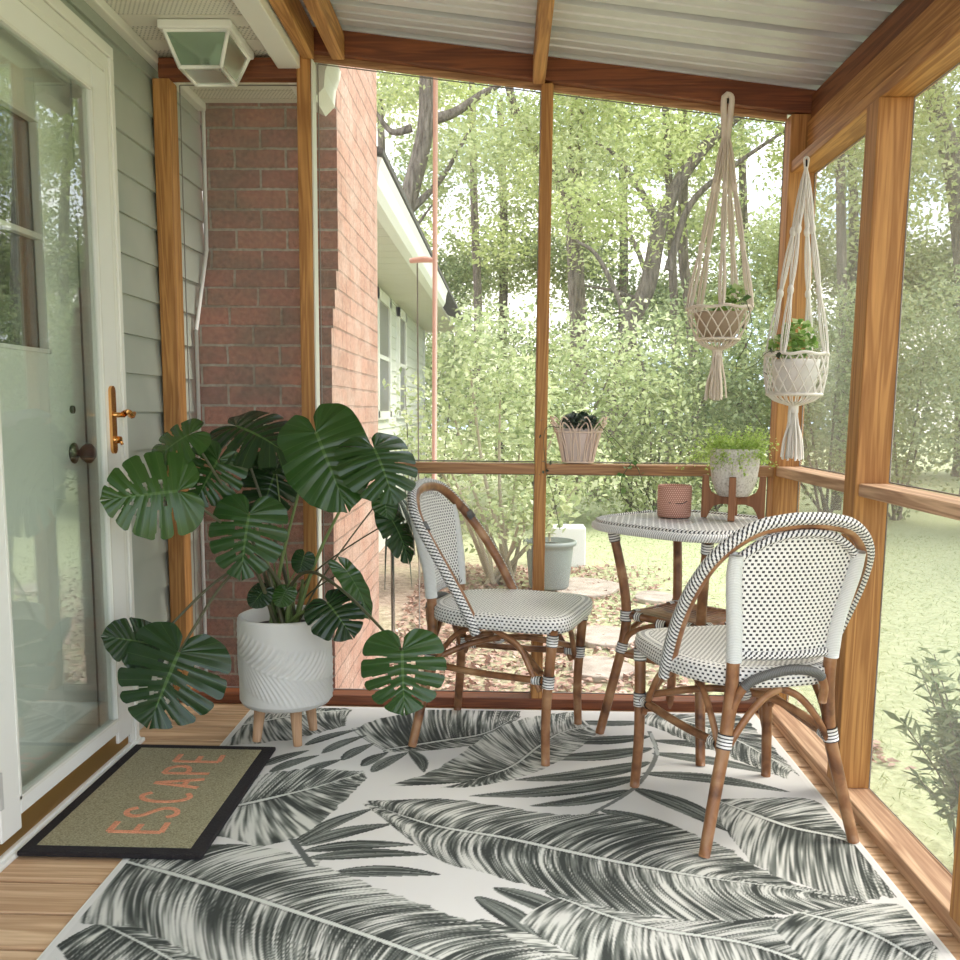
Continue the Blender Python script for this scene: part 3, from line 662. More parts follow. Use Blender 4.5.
    o = link_mesh('area_rug', V, F, RUGM)
    a = o.data.color_attributes.new('leafprint', 'FLOAT_COLOR', 'POINT'); a.data.foreach_set('color', np.concatenate([A.reshape(-1, 3), np.ones((nx * ny, 1))], 1).astype(np.float32).ravel())
    tag(o, 'white area rug printed with dark grey-green banana and palm leaves', 'rug')
    bd = MB().box((x0 - .004, y0 - .004, .0), (x1 + .004, y1 + .004, .0055)); b_ = bd.build('backing', WHITE, None); b_.location = Vector(b_.location) - Vector(o.location); b_.parent = o
rg = M('rug_weave', (.7, .7, .7), .95); a_ = rg.n('ShaderNodeAttribute'); a_.attribute_name = 'leafprint'
rg.col(a_.outputs['Color']); rg.bump(rg.noise(rg.obj((1, 1, 1), False), 500, 2), .4, .003); RUGM = rg.m
rug()

# ================================================================== DOORMAT
t_ = thing('doormat', 'olive coir doormat with black border and coral lettering by the door', 'doormat', (-.955, 2.545, .007))
coir = M('coir', (.36, .33, .20), .98); coir.col(coir.ramp(coir.noise(coir.obj((1, 1, 1), False), 190, 4, rough=.8), [(.32, (.16, .145, .08)), (.5, (.40, .36, .22)), (.72, (.58, .53, .36))])); coir.bump(coir.noise(coir.obj((1, 1, 1), False), 260, 3), 1, .008); COIR = coir.m
blk = M('black_coir', (.018, .014, .016), .98); blk.bump(blk.noise(blk.obj((1, 1, 1), False), 260, 3), 1, .01); BLK = blk.m
CORAL = M('coral_paint', (.75, .30, .17), .95); CORAL.col(CORAL.ramp(CORAL.noise(CORAL.obj((1, 1, 1), False), 220, 3, rough=.8), [(.34, (.45, .20, .10)), (.55, (.80, .34, .20))])); CORAL = CORAL.m
MB().box((-1.183, 2.168, .007), (-.727, 2.925, .020)).build('border', BLK, t_, bevel=.004)
MB().box((-1.150, 2.205, .010), (-.765, 2.888, .0215)).build('field', COIR, t_)
# letters read away from the viewer: text direction = +Y, letter-up = -X
glyph = {'E': [[(0, 0), (0, 1)], [(0, 0), (.55, .02)], [(0, .5), (.42, .5)], [(0, 1), (.55, 1)]],
         'S': [[(.55, .86), (.40, 1), (.18, .98), (.04, .82), (.10, .64), (.30, .52), (.50, .38), (.55, .2), (.40, .03), (.16, 0), (0, .14)]],
         'C': [[(.58, .86), (.40, 1), (.16, .93), (.02, .7), (0, .4), (.10, .12), (.32, 0), (.56, .10)]],
         'A': [[(0, 0), (.30, 1)], [(.30, 1), (.60, 0)], [(.10, .33), (.50, .33)]],
         'P': [[(0, 0), (0, 1)], [(0, 1), (.35, .98), (.52, .82), (.48, .60), (.25, .50), (0, .50)]]}
def letter(ch, y, w, x_base, h):
    m = MB()
    for k, st in enumerate(glyph[ch]):
        pts = cr(st, 6) if len(st) > 2 else [np.array(p, float) for p in st]
        P = np.array([(x_base - p[1] * h, y + p[0] / .6 * w) for p in pts]); T = np.gradient(P, axis=0) if len(P) > 2 else np.repeat([P[1] - P[0]], 2, 0)
        T /= np.linalg.norm(T, axis=1)[:, None] + 1e-9; Nn = np.stack([-T[:, 1], T[:, 0]], 1) * .0078; zt = .0228 + k * .0004; n = len(P)
        V = [(*(P[q] + Nn[q]), zt) for q in range(n)] + [(*(P[q] - Nn[q]), zt) for q in range(n)] + [(*(P[q] + Nn[q]), .021) for q in range(n)] + [(*(P[q] - Nn[q]), .021) for q in range(n)]
        F = []
        for q in range(n - 1): F += [(q, q + 1, n + q + 1, n + q)[::-1], (q, 2 * n + q, 2 * n + q + 1, q + 1), (n + q, n + q + 1, 3 * n + q + 1, 3 * n + q)]
        F += [(0, n, 3 * n, 2 * n), (n - 1, 3 * n - 1, 4 * n - 1, 2 * n - 1)]
        m.add(V, F, smooth=False)
    m.build('letter', CORAL, t_)
ys = [2.285, 2.375, 2.475, 2.575, 2.68, 2.775]
for ch, yy in zip('ESCAPE', ys): letter(ch, yy, .062, -.868, .135)

# ================================================================== CHAIRS
def chair():
    t = thing('bistro_chair', '', 'chair')
    def B(mb, name, m, p=t): return mb.build(name, m, p, local=True)
    def bands(p, *bs):
        for a, b, r_ in bs: B(MB().tube([a, b], r_, 12), 'binding', BIND, p)
    # seat
    def out(q, k=1.0):
        c, s = cos(q), sin(q); n = 5.5 if s > 0 else 3.2; w = .235 if s > 0 else .235 - .055 * (-s)
        return (k * w * np.sign(c) * abs(c) ** (2 / n), .035 + k * .250 * np.sign(s) * abs(s) ** (2 / n))
    m = MB(); nq = 64; rings = [(.02, .462), (.3, .462), (.6, .463), (.85, .465), (.95, .464), (.99, .458), (1.0, .448), (1.0, .430), (.985, .418), (.9, .416), (.5, .418), (.02, .418)]
    V = []; F = []; U = []
    for k, z in rings:
        for j in range(nq): V.append((*out(2 * pi * j / nq + .01, k), z))
    ol = [out(2 * pi * j / nq + .01) for j in range(nq + 1)]; arc_ = [0]
    for j in range(nq): arc_.append(arc_[-1] + math.dist(ol[j], ol[j + 1]))
    for i in range(len(rings) - 1):
        for j in range(nq):
            j2 = (j + 1) % nq; f = (i * nq + j, i * nq + j2, (i + 1) * nq + j2, (i + 1) * nq + j); F.append(f[::-1])
            if 3 <= i <= 7:
                uu = [arc_[j], arc_[j + 1]]; vl = (0, .008, .03, .052, .064, .073, .083, .101, .114, .12, .15, .2); vv = [vl[i], vl[i + 1]]; U.append([(uu[0], vv[0]), (uu[1], vv[0]), (uu[1], vv[1]), (uu[0], vv[1])][::-1])
            else: U.append([(V[q][0], V[q][1]) for q in f][::-1])
    m.add(V, F, U); B(m, 'seat', WEAVE_S)
    # legs
    fb = []
    for s in (-1, 1):
        lg = B(MB().tube(cr([(s * .203, .240, .43), (s * .203, .230, .30), (s * .205, .222, .15), (s * .212, .226, 0)], 6), [.016, .0165, .015, .014], 12), 'leg', RATTAN)
        bands(lg, ((s * .203, .239, .415), (s * .203, .236, .378), .0185), ((s * .203, .229, .285), (s * .203, .227, .245), .0188))
        rp_ = cr([(s * .208, -.228, 0), (s * .172, -.204, .16), (s * .146, -.190, .28), (s * .134, -.188, .40), (s * .134, -.192, .50)], 6)
        lg = B(MB().tube(rp_, [.0145, .016, .0165, .017, .016], 12), 'leg', RATTAN)
        B(MB().tube([(s * .1495, -.192, .262), (s * .143, -.189, .298)], .0198, 12), 'binding', BIND, lg)
        B(MB().tube(cr([(s * .133, -.192, .485), (s * .140, -.200, .58), (s * .160, -.225, .70), (s * .163, -.240, .760)], 6), [.020, .020, .019, .017], 14), 'upright', WRAP)
    # hoop and braid
    half = [(.218, .0, .405), (.223, -.035, .48), (.227, -.09, .575), (.220, -.155, .672), (.192, -.215, .755), (.130, -.252, .813), (.06, -.265, .832)]
    pts = [(-x, y, z) for x, y, z in half] + [(0, -.268, .836)] + half[::-1]
    H = cr(pts, 5); B(MB().tube(H, .0155, 10), 'back_hoop', RATTAN)
    O = []
    for p in H:
        c = np.array([0, -.06, .50]); d = p - c; d[1] += -.05; d /= np.linalg.norm(d); O.append(p + d * .0145)
    B(MB().tube(O, .0155, 12), 'hoop_braid', BRAID)
    for s in (-1, 1): B(MB().tube(cr([(s * .205, -.195, .735), (s * .212, -.178, .712)], 2), .0165, 10), 'grey_wrap', GWRAP)
    # back panel
    V = []; U = []; nu, nv = 24, 20
    for side, off in ((0, 0), (1, .008)):
        for i in range(nv + 1):
            for j in range(nu + 1):
                u = j / nu * 2 - 1; v = i / nv; zt = .828 - .075 * abs(u) ** 2.4; zz = .505 + v * (zt - .505); hw = .126 + .034 * v
                yy = -.193 - .055 * max(0, (zz - .52) / .3) ** 1.3 - .024 * (1 - u * u) + off; V.append((u * hw, yy, zz)); U.append((u * hw, zz))
    F = []; UU = []; nn = (nu + 1) * (nv + 1)
    for side in (0, 1):
        for i in range(nv):
            for j in range(nu):
                k = side * nn + i * (nu + 1) + j; f = (k, k + 1, k + nu + 2, k + nu + 1); f = f if side == 0 else f[::-1]; F.append(f); UU.append([U[q] for q in f])
    B(MB().add(V, F, UU), 'back_panel', WEAVE)
    top = [(u * .168, -.193 - .055 * max(0, ((.828 - .075 * abs(u) ** 2.4) - .52) / .3) ** 1.3 - .024 * (1 - u * u) + .002, .824 - .075 * abs(u) ** 2.4 - .012) for u in np.linspace(-1, 1, 20)]
    B(MB().tube(top, .011, 8), 'panel_braid', BRAID)
    bot = [(u * .130, -.193 - .024 * (1 - u * u) + .004, .500) for u in np.linspace(-1, 1, 12)]
    B(MB().tube(bot, .013, 8), 'panel_braid', BRAID)
    # arch below the back, wrapped at the crown
    A = cr([(-.136, -.19, .33), (-.126, -.200, .39), (-.095, -.218, .440), (0, -.226, .466), (.080, -.22, .452), (.108, -.21, .415), (.112, -.20, .37)], 5)
    B(MB().tube(A, .0115, 8), 'arch', RATTAN); B(MB().tube(A[8:-8], .0128, 8), 'grey_wrap', GWRAP)
    # side stretchers, front & X braces
    for s in (-1, 1):
        st = B(MB().tube(cr([(s * .203, .228, .265), (s * .178, .0, .262), (s * .149, -.190, .268)], 5), .0115, 8), 'stretcher', RATTAN)
        bands(st, ((s * .201, .205, .2645), (s * .198, .175, .264), .0145), ((s * .1525, -.168, .267), (s * .157, -.138, .266), .0145))
        B(MB().tube(cr([(s * .201, .200, .23), (s * .197, .165, .30), (s * .188, .12, .37), (s * .18, .04, .408)], 5), .009, 8), 'brace', RATTAN)
        B(MB().tube(cr([(s * .152, -.180, .235), (s * .158, -.15, .31), (s * .160, -.09, .38), (s * .16, -.03, .408)], 5), .009, 8), 'brace', RATTAN)
        B(MB().tube(cr([(s * .149, -.194, .25), (s * .10, -.196, .33), (s * .05, -.194, .385), (0, -.190, .408)], 5), .0095, 8), 'brace', RATTAN)
        B(MB().tube(cr([(s * .199, .212, .24), (s * .14, .214, .33), (s * .07, .216, .39), (0, .212, .41)], 5), .0095, 8), 'brace', RATTAN)
        B(MB().tube(cr([(s * .148, -.18, .285), (s * .06, -.05, .335), (s * -.05, .07, .335), (s * -.19, .20, .285)], 6), .0105, 8), 'cross_stretcher', RATTAN)
    B(MB().ball((0, .0, .338), .024, 8, .8), 'binding', BIND)
    return t
def copy_tree(o, parent=None):
    c = o.copy(); COL.objects.link(c)
    if parent: c.parent = parent
    for ch in list(o.children): copy_tree(ch, c)
    return c
ch1 = chair(); ch1.location = (.652, 2.520, .006); ch1.rotation_euler = (0, 0, R(14)); ch1['group'] = 'woven bistro chairs'
ch1['label'] = 'woven black and white bistro chair at right, its back toward the viewer'
ch2 = copy_tree(ch1); ch2.location = (-.013, 3.115, .006); ch2.rotation_euler = (0, 0, R(-108))
ch2['label'] = 'woven black and white bistro chair at left, seen from the side behind the table'

# ================================================================== TABLE
TZ = .745
t_ = thing('bistro_table', 'square rattan bistro table with black and white woven top', 'table', (.62, 3.15, .006), R(45))
def B(mb, name, m, p=t_): return mb.build(name, m, p, local=True)
def sq(q, a, n=3.4): c, s = cos(q), sin(q); return (a * np.sign(c) * abs(c) ** (2 / n), a * np.sign(s) * abs(s) ** (2 / n))
rings = [(.005, .736), (.15, .737), (.24, .737), (.262, .735), (.276, .728), (.280, .716)]
V = []; F = []; U = []; nq = 96
for a, z in rings:
    for j in range(nq): V.append((*sq(2 * pi * j / nq + .004, a), z))
for i in range(len(rings) - 1):
    for j in range(nq):
        f = (i * nq + j, i * nq + (j + 1) % nq, (i + 1) * nq + (j + 1) % nq, (i + 1) * nq + j)[::-1]; F.append(f); U.append([(V[q][0], V[q][1]) for q in f])
B(MB().add(V, F, U), 'tabletop', WEAVE_T)
ring = [(*sq(2 * pi * j / 96, .276), .719) for j in range(96)]
B(MB().tube(ring, .0135, 10, closed=True), 'edge_binding', EDGE)
ring = [(*sq(2 * pi * j / 96, .268), .733) for j in range(96)]
B(MB().tube(ring, .0095, 8, closed=True), 'edge_braid', BRAID)
B(MB().box((-.20, -.20, .70), (.20, .20, .724)), 'underframe', RATTAN)
rt = [.286, .250, .215, .207, .222, .262]; rz = [0, .16, .32, .42, .54, .71]
for k in range(4):
    q = pi / 4 + k * pi / 2
    lg = B(MB().tube(cr([(r * cos(q), r * sin(q), z) for r, z in zip(rt, rz)], 5), [.015, .016, .0165, .0165, .016, .0155], 12), 'leg', RATTAN)
    for za, zb_ in ((.395, .430), (.285, .320), (.665, .700)):
        ra, rb = np.interp([za, zb_], rz, rt); B(MB().tube([(ra * cos(q), ra * sin(q), za), (rb * cos(q), rb * sin(q), zb_)], .0192, 12), 'binding', BIND, lg)
    q2 = q + pi / 2; a = np.array([.20 * cos(q), .20 * sin(q), .415]); b_ = np.array([.20 * cos(q2), .20 * sin(q2), .415])
    st = B(MB().tube([a, b_], .012, 8), 'shelf_rail', RATTAN); mid = (a + b_) / 2; dd = (b_ - a) / np.linalg.norm(b_ - a)
    for pa, pb, r_ in ((mid - dd * .018 - (0, 0, .01), mid + dd * .018 - (0, 0, .01), .020), (a + dd * .03, a + dd * .055, .0148), (b_ - dd * .055, b_ - dd * .03, .0148)): B(MB().tube([pa, pb], r_, 10), 'binding', BIND, st)
    lo1 = np.array([.215 * cos(q), .215 * sin(q), .30]); lo2 = np.array([.215 * cos(q2), .215 * sin(q2), .30])
    B(MB().tube(cr([lo1, lo1 + dd * .03 + (0, 0, .055), mid - dd * .05 + (0, 0, -.025), mid + (0, 0, -.020), mid + dd * .05 + (0, 0, -.025), lo2 - dd * .03 + (0, 0, .055), lo2], 4), .0095, 8), 'arch', RATTAN)
    B(MB().tube([lo1 - (0, 0, .02), lo2 - (0, 0, .02)], .010, 8), 'stretcher', RATTAN)
mb = MB()
for i in range(15):
    v = -.125 + i * .25 / 14; mb.tube([(-.135, v, .420), (0, v, .416), (.135, v, .420)], .0062, 6)
B(mb, 'shelf', RATTAN)

# ---- cup, stand planter
c_ = (.578, 3.25, TZ); t_ = thing('candle_cup', 'small round terracotta cup with dimpled texture on the table', 'cup', c_)
MB().lathe([(.001, 0), (.052, 0), (.056, .004), (.0575, .05), (.0575, .10), (.056, .108), (.0535, .108), (.052, .10), (.051, .085), (.001, .083)], c_, 40, caps=False).build('cup', TERRA, t_)
MB().tube(cr([(c_[0] - .028, c_[1] - .051, TZ + .052), (c_[0] + .012, c_[1] - .0585, TZ + .05), (c_[0] + .035, c_[1] - .047, TZ + .058)], 5), .0014, 5).build('script_mark', BLACK, t_)
c_ = (.770, 3.22, TZ); t_ = thing('plant_stand', 'small brown wooden plant stand with four legs on the table', 'plant stand', c_, R(-16))
for k in range(4):
    q = k * pi / 2; Mx = Matrix.Rotation(q, 4, 'Z'); yy = -.011
    prof = [(.085, .0), (.104, .0), (.104, .145), (.083, .145), (.080, .105), (.072, .088), (.050, .076), (.012, .074), (.012, .048), (.040, .048), (.064, .040), (.076, .022)]
    MB().poly([tuple(Mx @ Vector((x_, yy, z_))) for x_, z_ in prof], tuple(Mx.to_3x3() @ Vector((0, .022, 0)))).build('leg', WALNUT, t_, local=True, bevel=.002)
MB().box((-.02, -.02, .048), (.02, .02, .074)).build('hub', WALNUT, t_, local=True)
t_ = thing('concrete_planter', 'speckled concrete pot of feathery lime green foliage held by the wooden stand', 'potted plant', (.770, 3.22, TZ + .076))
cp = (.770, 3.22, TZ + .076)
MB().lathe([(.001, 0), (.048, 0), (.058, .012), (.074, .05), (.080, .10), (.082, .155), (.080, .160), (.075, .158), (.073, .14), (.001, .138)], cp, 40, caps=False).build('pot', CONC, t_)
MB().lathe([(.0735, .0), (.001, .01)], (cp[0], cp[1], cp[2] + .139), 24).build('soil', SOIL, t_)
stm = MB(); C_ = []
for i in range(150):
    a = random.uniform(0, 2 * pi); r0 = random.uniform(0, .06); L = random.uniform(.04, .13) * (1.5 if random.random() < .1 else 1); el = random.uniform(.0, 1.2)
    p = np.array([cp[0] + r0 * cos(a), cp[1] + r0 * sin(a), cp[2] + .145]); d = np.array([cos(a) * cos(el), sin(a) * cos(el), sin(el)])
    e = [p + d * L * s + np.array([0, 0, -.05 * (L / .1) * s * s * cos(el)]) for s in np.linspace(0, 1, 6)]; stm.tube(e, .0007, 3)
    for s in range(1, 6):
        for _ in range(6): C_.append(e[s] + RNG.normal(size=3) * .008)
stm.build('stem', L_LIME, t_); leaves('foliage', np.array(C_), .010, L_LIME, t_, asp=.7)

# ---- cane basket planter on the rail
bx = (.262, 3.463, .911)
t_ = thing('cane_basket', 'pale cane openwork basket on the back rail beside the centre post', 'basket', bx)
mb = MB(); rb, rt_ = .055, .092
for k in range(8):
    a0 = 2 * pi * k / 8 + .2
    for w_ in (.16, .30):
        P = [(bx[0] + r * cos(a0 + o * w_ * sc), bx[1] + r * .62 * sin(a0 + o * w_ * sc), bx[2] + z) for o, r, z, sc in ((-1, rb, .004, .8), (-1, rb + .012, .06, .9), (-1, rt_ - .008, .12, 1.2), (0, rt_ + .012, .168 - .02 * (w_ < .2), 1), (1, rt_ - .008, .12, 1.2), (1, rb + .012, .06, .9), (1, rb, .004, .8))]
        mb.tube(cr(P, 5), .0028, 6)
mb.build('cane_loops', CANE, t_)
mb = MB()
for r, z in ((rb, .006), (rb + .030, .115)): mb.tube([(bx[0] + r * cos(a), bx[1] + r * .62 * sin(a), bx[2] + z) for a in np.linspace(0, 2 * pi, 28)[:-1]], .0034, 6, closed=True)
mb.build('cane_ring', CANE, t_)
t_ = thing('trailing_plant', 'dark leafy trailing plant in a blush pot inside the cane basket', 'potted plant', (bx[0], bx[1], bx[2] + .004))
MB().lathe([(.001, 0), (.050, 0), (.066, .10), (.068, .125), (.063, .125), (.060, .11), (.001, .108)], (bx[0], bx[1], bx[2] + .002), 32, sy=.62, caps=False).build('pot', BLUSH, t_)
leaves('foliage', blob((bx[0], bx[1] - .01, bx[2] + .152), .068, 520, .032), .018, L_DARK, t_, asp=.8)
def vine(pts, n, size, parent, mat, stem=GST2, r=.0014, spread=.012):
    Q = cr(pts, 8); MB().tube(Q, r, 4).build('vine', stem, parent)
    C = np.array([Q[random.randrange(len(Q))] + RNG.normal(size=3) * spread for _ in range(n)]); leaves('vine_leaves', C, size, mat, parent, asp=.8)
vine([(bx[0] + .05, 3.44, 1.05), at(600, 425, 3.42), at(618, 452, 3.40), at(636, 466, 3.39), at(645, 490, 3.38), at(655, 512, 3.37)], 55, .022, t_, L_IVY)
vine([(bx[0] + .05, 3.45, 1.05), at(605, 430, 3.44), at(625, 450, 3.41), at(640, 462, 3.39)], 35, .018, t_, L_SHRUB)
vine([at(632, 462, 3.39), at(622, 478, 3.40), at(622, 496, 3.40), at(640, 512, 3.37)], 14, .024, t_, L_IVY)
vine([(bx[0] - .06, 3.44, 1.04), at(545, 430, 3.40), at(546, 470, 3.40), at(553, 495, 3.40), at(560, 530, 3.38)], 14, .018, t_, L_DARK)

# ================================================================== MACRAME HANGERS
def hanger(cx, cy, ztop, zrim, rr, rb_, zbot, ztail, mat, label, neck, nb=4, hookdir=0, skew=0, rows=3, nd=14, loop=(.012, .0105), cords=6, crad=.0026):
    t = thing('macrame_hanger', label, 'plant hanger', (cx, cy, ztail)); B = lambda m, n, ma=mat: m.build(n, ma, t)
    B(MB().tube(cr([(cx, cy + hookdir, ztop - .02), (cx, cy + hookdir * .3, ztop - .01), (cx, cy - .004, ztop - .016), (cx, cy - .004, ztop - .03)], 3), .003, 6), 'hook', BLACK)
    zn = ztop - neck
    lw, lr = loop
    B(MB().tube(cr([(cx, cy, ztop), (cx + lw, cy, ztop - lr), (cx + lw, cy, ztop - .3 * neck), (cx + lr * .7, cy, zn + .25 * neck), (cx + lr * .3, cy, zn), (cx - lr * .3, cy, zn), (cx - lr * .7, cy, zn + .25 * neck), (cx - lw, cy, ztop - .3 * neck), (cx - lw, cy, ztop - lr)], 4), lr, 8, closed=True), 'loop')
    for k in range(nb):
        a = 2 * pi * k / nb + .55 + skew; e = np.array([cx + rr * cos(a), cy + rr * sin(a), zrim]); s0 = np.array([cx, cy, zn + .03 * neck / .1])
        mb = MB()
        for c in range(cords):
            o = np.array([cos(c * 2 * pi / cords), sin(c * 2 * pi / cords), 0]); P = []
            for s_ in np.linspace(0, 1, 15):
                w = .003 + .006 * abs(sin(pi * s_ * 3)) ** .8 + (.016 * max(0, s_ - .7)); P.append(s0 + (e - s0) * s_ + o * w)
            mb.tube(P, crad, 5)
        for s_ in (.33, .66): B(MB().ball(tuple(s0 + (e - s0) * s_), .0105, 7, 1.7), 'knot')
        B(mb, 'cord_bundle')
    # net
    mb = MB(); ringt = [(cx + rr * cos(a), cy + rr * sin(a), zrim + .003 * sin(7 * a)) for a in np.linspace(0, 2 * pi, 41)[:-1]]
    mb.tube(ringt, .0055, 6, closed=True)
    zb = zbot + .030
    for s in (-1, 1):
        for k in range(nd):
            a0 = 2 * pi * k / nd; P = []
            for q in np.linspace(0, 1, 13):
                r = (rr * (1 - q) + rb_ * q) * (1 + .05 * sin(pi * q)); a = a0 + s * q * rows * pi / nd; P.append((cx + r * cos(a), cy + r * sin(a), zrim * (1 - q) + zb * q))
            mb.tube(P, .0024, 5)
    mb.tube([(cx + rb_ * cos(a), cy + rb_ * sin(a), zb) for a in np.linspace(0, 2 * pi, 33)[:-1]], .005, 6, closed=True)
    for k in range(26):
        a = 2 * pi * k / 26; mb.tube(cr([(cx + rb_ * cos(a), cy + rb_ * sin(a), zb), (cx + rb_ * .7 * cos(a), cy + rb_ * .7 * sin(a), zb - .020), (cx + .012 * cos(a), cy + .012 * sin(a), zbot - .006)], 3), .0026, 5)
    B(mb, 'net_basket')
    mb = MB()
    for k in range(26):
        a = k * 2.4; r1 = random.uniform(.004, .014); r2 = random.uniform(.012, .042)
        mb.tube(cr([(cx + r1 * cos(a), cy + r1 * sin(a), zbot + .004), (cx + r1 * 1.2 * cos(a), cy + r1 * 1.2 * sin(a), zbot - .04), (cx + r2 * .8 * cos(a), cy + r2 * .8 * sin(a), (zbot + ztail) / 2 - .02), (cx + r2 * cos(a), cy + r2 * sin(a), ztail + random.uniform(0, .012))], 4), .0034, 5)
    B(mb, 'tassel'); kk = MB(); kk.tube([(cx, cy, zbot + .006), (cx, cy, zbot - .03)], .016, 10); B(kk, 'gather_knot')
    return t
hx, hy = .724, 3.350
hanger(hx, hy, 2.150, 1.452, .108, .072, 1.318, 1.140, MAC, 'beige macrame hanger with diamond net basket hooked on the back beam', .15, 5, .065, .25)
t_ = thing('hanging_plant', 'small leafy plant in a pale pot inside the beige diamond net hanger', 'potted plant', (hx, hy, 1.345))
MB().lathe([(.001, 0), (.055, 0), (.082, .075), (.084, .085), (.078, .085), (.001, .075)], (hx, hy, 1.352), 28, caps=False).build('pot', M('tan_pot', (.40, .31, .22), .8).m, t_)
leaves('foliage', np.concatenate([blob((hx + .02, hy, 1.465), .055, 45, .03), blob((hx + .035, hy - .03, 1.49), .045, 50, .035)]), .028, L_IVY2, t_, asp=.8)
vine([(hx + .05, hy - .04, 1.47), at(745, 300, 3.24), at(752, 330, 3.22), at(738, 360, 3.22), at(736, 370, 3.22)], 9, .03, t_, L_IVY)
hx, hy = .935, 3.150
hanger(hx, hy, 1.90, 1.288, .098, .086, 1.130, .945, MAC2, 'white cotton macrame hanger with netted pot hanging at the porch corner', .045, 4, .0, .3, 4, 18, (.006, .004), 5, .0022)
t_ = thing('hanging_plant', 'variegated ivy in a white pot inside the white macrame hanger', 'potted plant', (hx, hy, 1.165))
MB().lathe([(.001, 0), (.062, 0), (.074, .09), (.076, .108), (.071, .108), (.069, .095), (.001, .093)], (hx, hy, 1.163), 28, caps=False).build('pot', M('white_pot', (.78, .75, .72), .5).m, t_)
leaves('foliage', np.concatenate([blob((hx - .01, hy, 1.315), .075, 170, .04), blob((hx - .005, hy - .01, 1.36), .05, 90, .035)]), .027, L_IVY2, t_, asp=.85)
vine([(hx - .05, hy - .03, 1.29), at(768, 352, 3.08), at(756, 364, 3.06), at(745, 370, 3.06)], 8, .022, t_, L_DARK)

# ================================================================== MONSTERA
PC = np.array([-.722, 3.060]); PZ0, PZ1, PR = .128, .418, .152
t_ = thing('floor_planter', 'large white round planter embossed with a palm leaf on three wooden legs', 'planter', (PC[0], PC[1], .006))
V = []; F = []; nr, nq = 90, 260
for i in range(nr + 1):
    v = i / nr; z = PZ0 + .02 + v * (PZ1 - PZ0 - .02)
    for j in range(nq):
        a = 2 * pi * j / nq; ph = ((a - (-pi / 2)) / pi) % 2 - 0; u = ((a + pi / 2 + pi) % (2 * pi)) - pi   # u = 0 faces the viewer
        vm = .40 - .22 * (u / 1.5) + .10 * (u / 1.5) ** 2; dv = v - vm; q = abs(dv)
        rib = sin((u * 1.0 - q * 1.9 + q * q * 1.6) * 50) ; env = max(0, 1 - (q / (.36 + .0 * u)) ** 6) * (1 if abs(u) < 1.62 else 0) * (q > .012)
        h_ = .0048 * env * max(0, rib) ** .5 + (.0028 if q < .012 and abs(u) < 1.62 else 0)
        r = PR + h_; V.append((PC[0] + r * cos(a), PC[1] + r * sin(a), z))
for i in range(nr):
    for j in range(nq): F.append((i * nq + j, i * nq + (j + 1) % nq, (i + 1) * nq + (j + 1) % nq, (i + 1) * nq + j))
mb = MB(); mb.add(V, F)
mb.lathe([(.001, PZ0), (PR - .022, PZ0), (PR - .008, PZ0 + .006), (PR, PZ0 + .020)], (PC[0], PC[1], 0), 64, caps=False)
mb.lathe([(PR, PZ1), (PR - .001, PZ1 + .006), (PR - .006, PZ1 + .009), (PR - .012, PZ1 + .006), (PR - .014, PZ1 - .05), (.001, PZ1 - .05)], (PC[0], PC[1], 0), 64, caps=False)
mb.build('pot', POTW, t_)
for a in (-150, -58, 45, ):
    q = R(a); MB().tube([(PC[0] + .088 * cos(q), PC[1] + .088 * sin(q), PZ0 + .004), (PC[0] + .104 * cos(q), PC[1] + .104 * sin(q), .006)], [.020, .014], 14).build('leg', PALE, t_)
t_ = thing('monstera', 'large monstera with split dark green leaves growing from the white planter', 'plant', (PC[0], PC[1], PZ1 - .03))
MB().lathe([(PR - .016, 0), (PR - .05, .008), (.001, .012)], (PC[0], PC[1], PZ1 - .040), 40).build('soil', SOIL, t_)
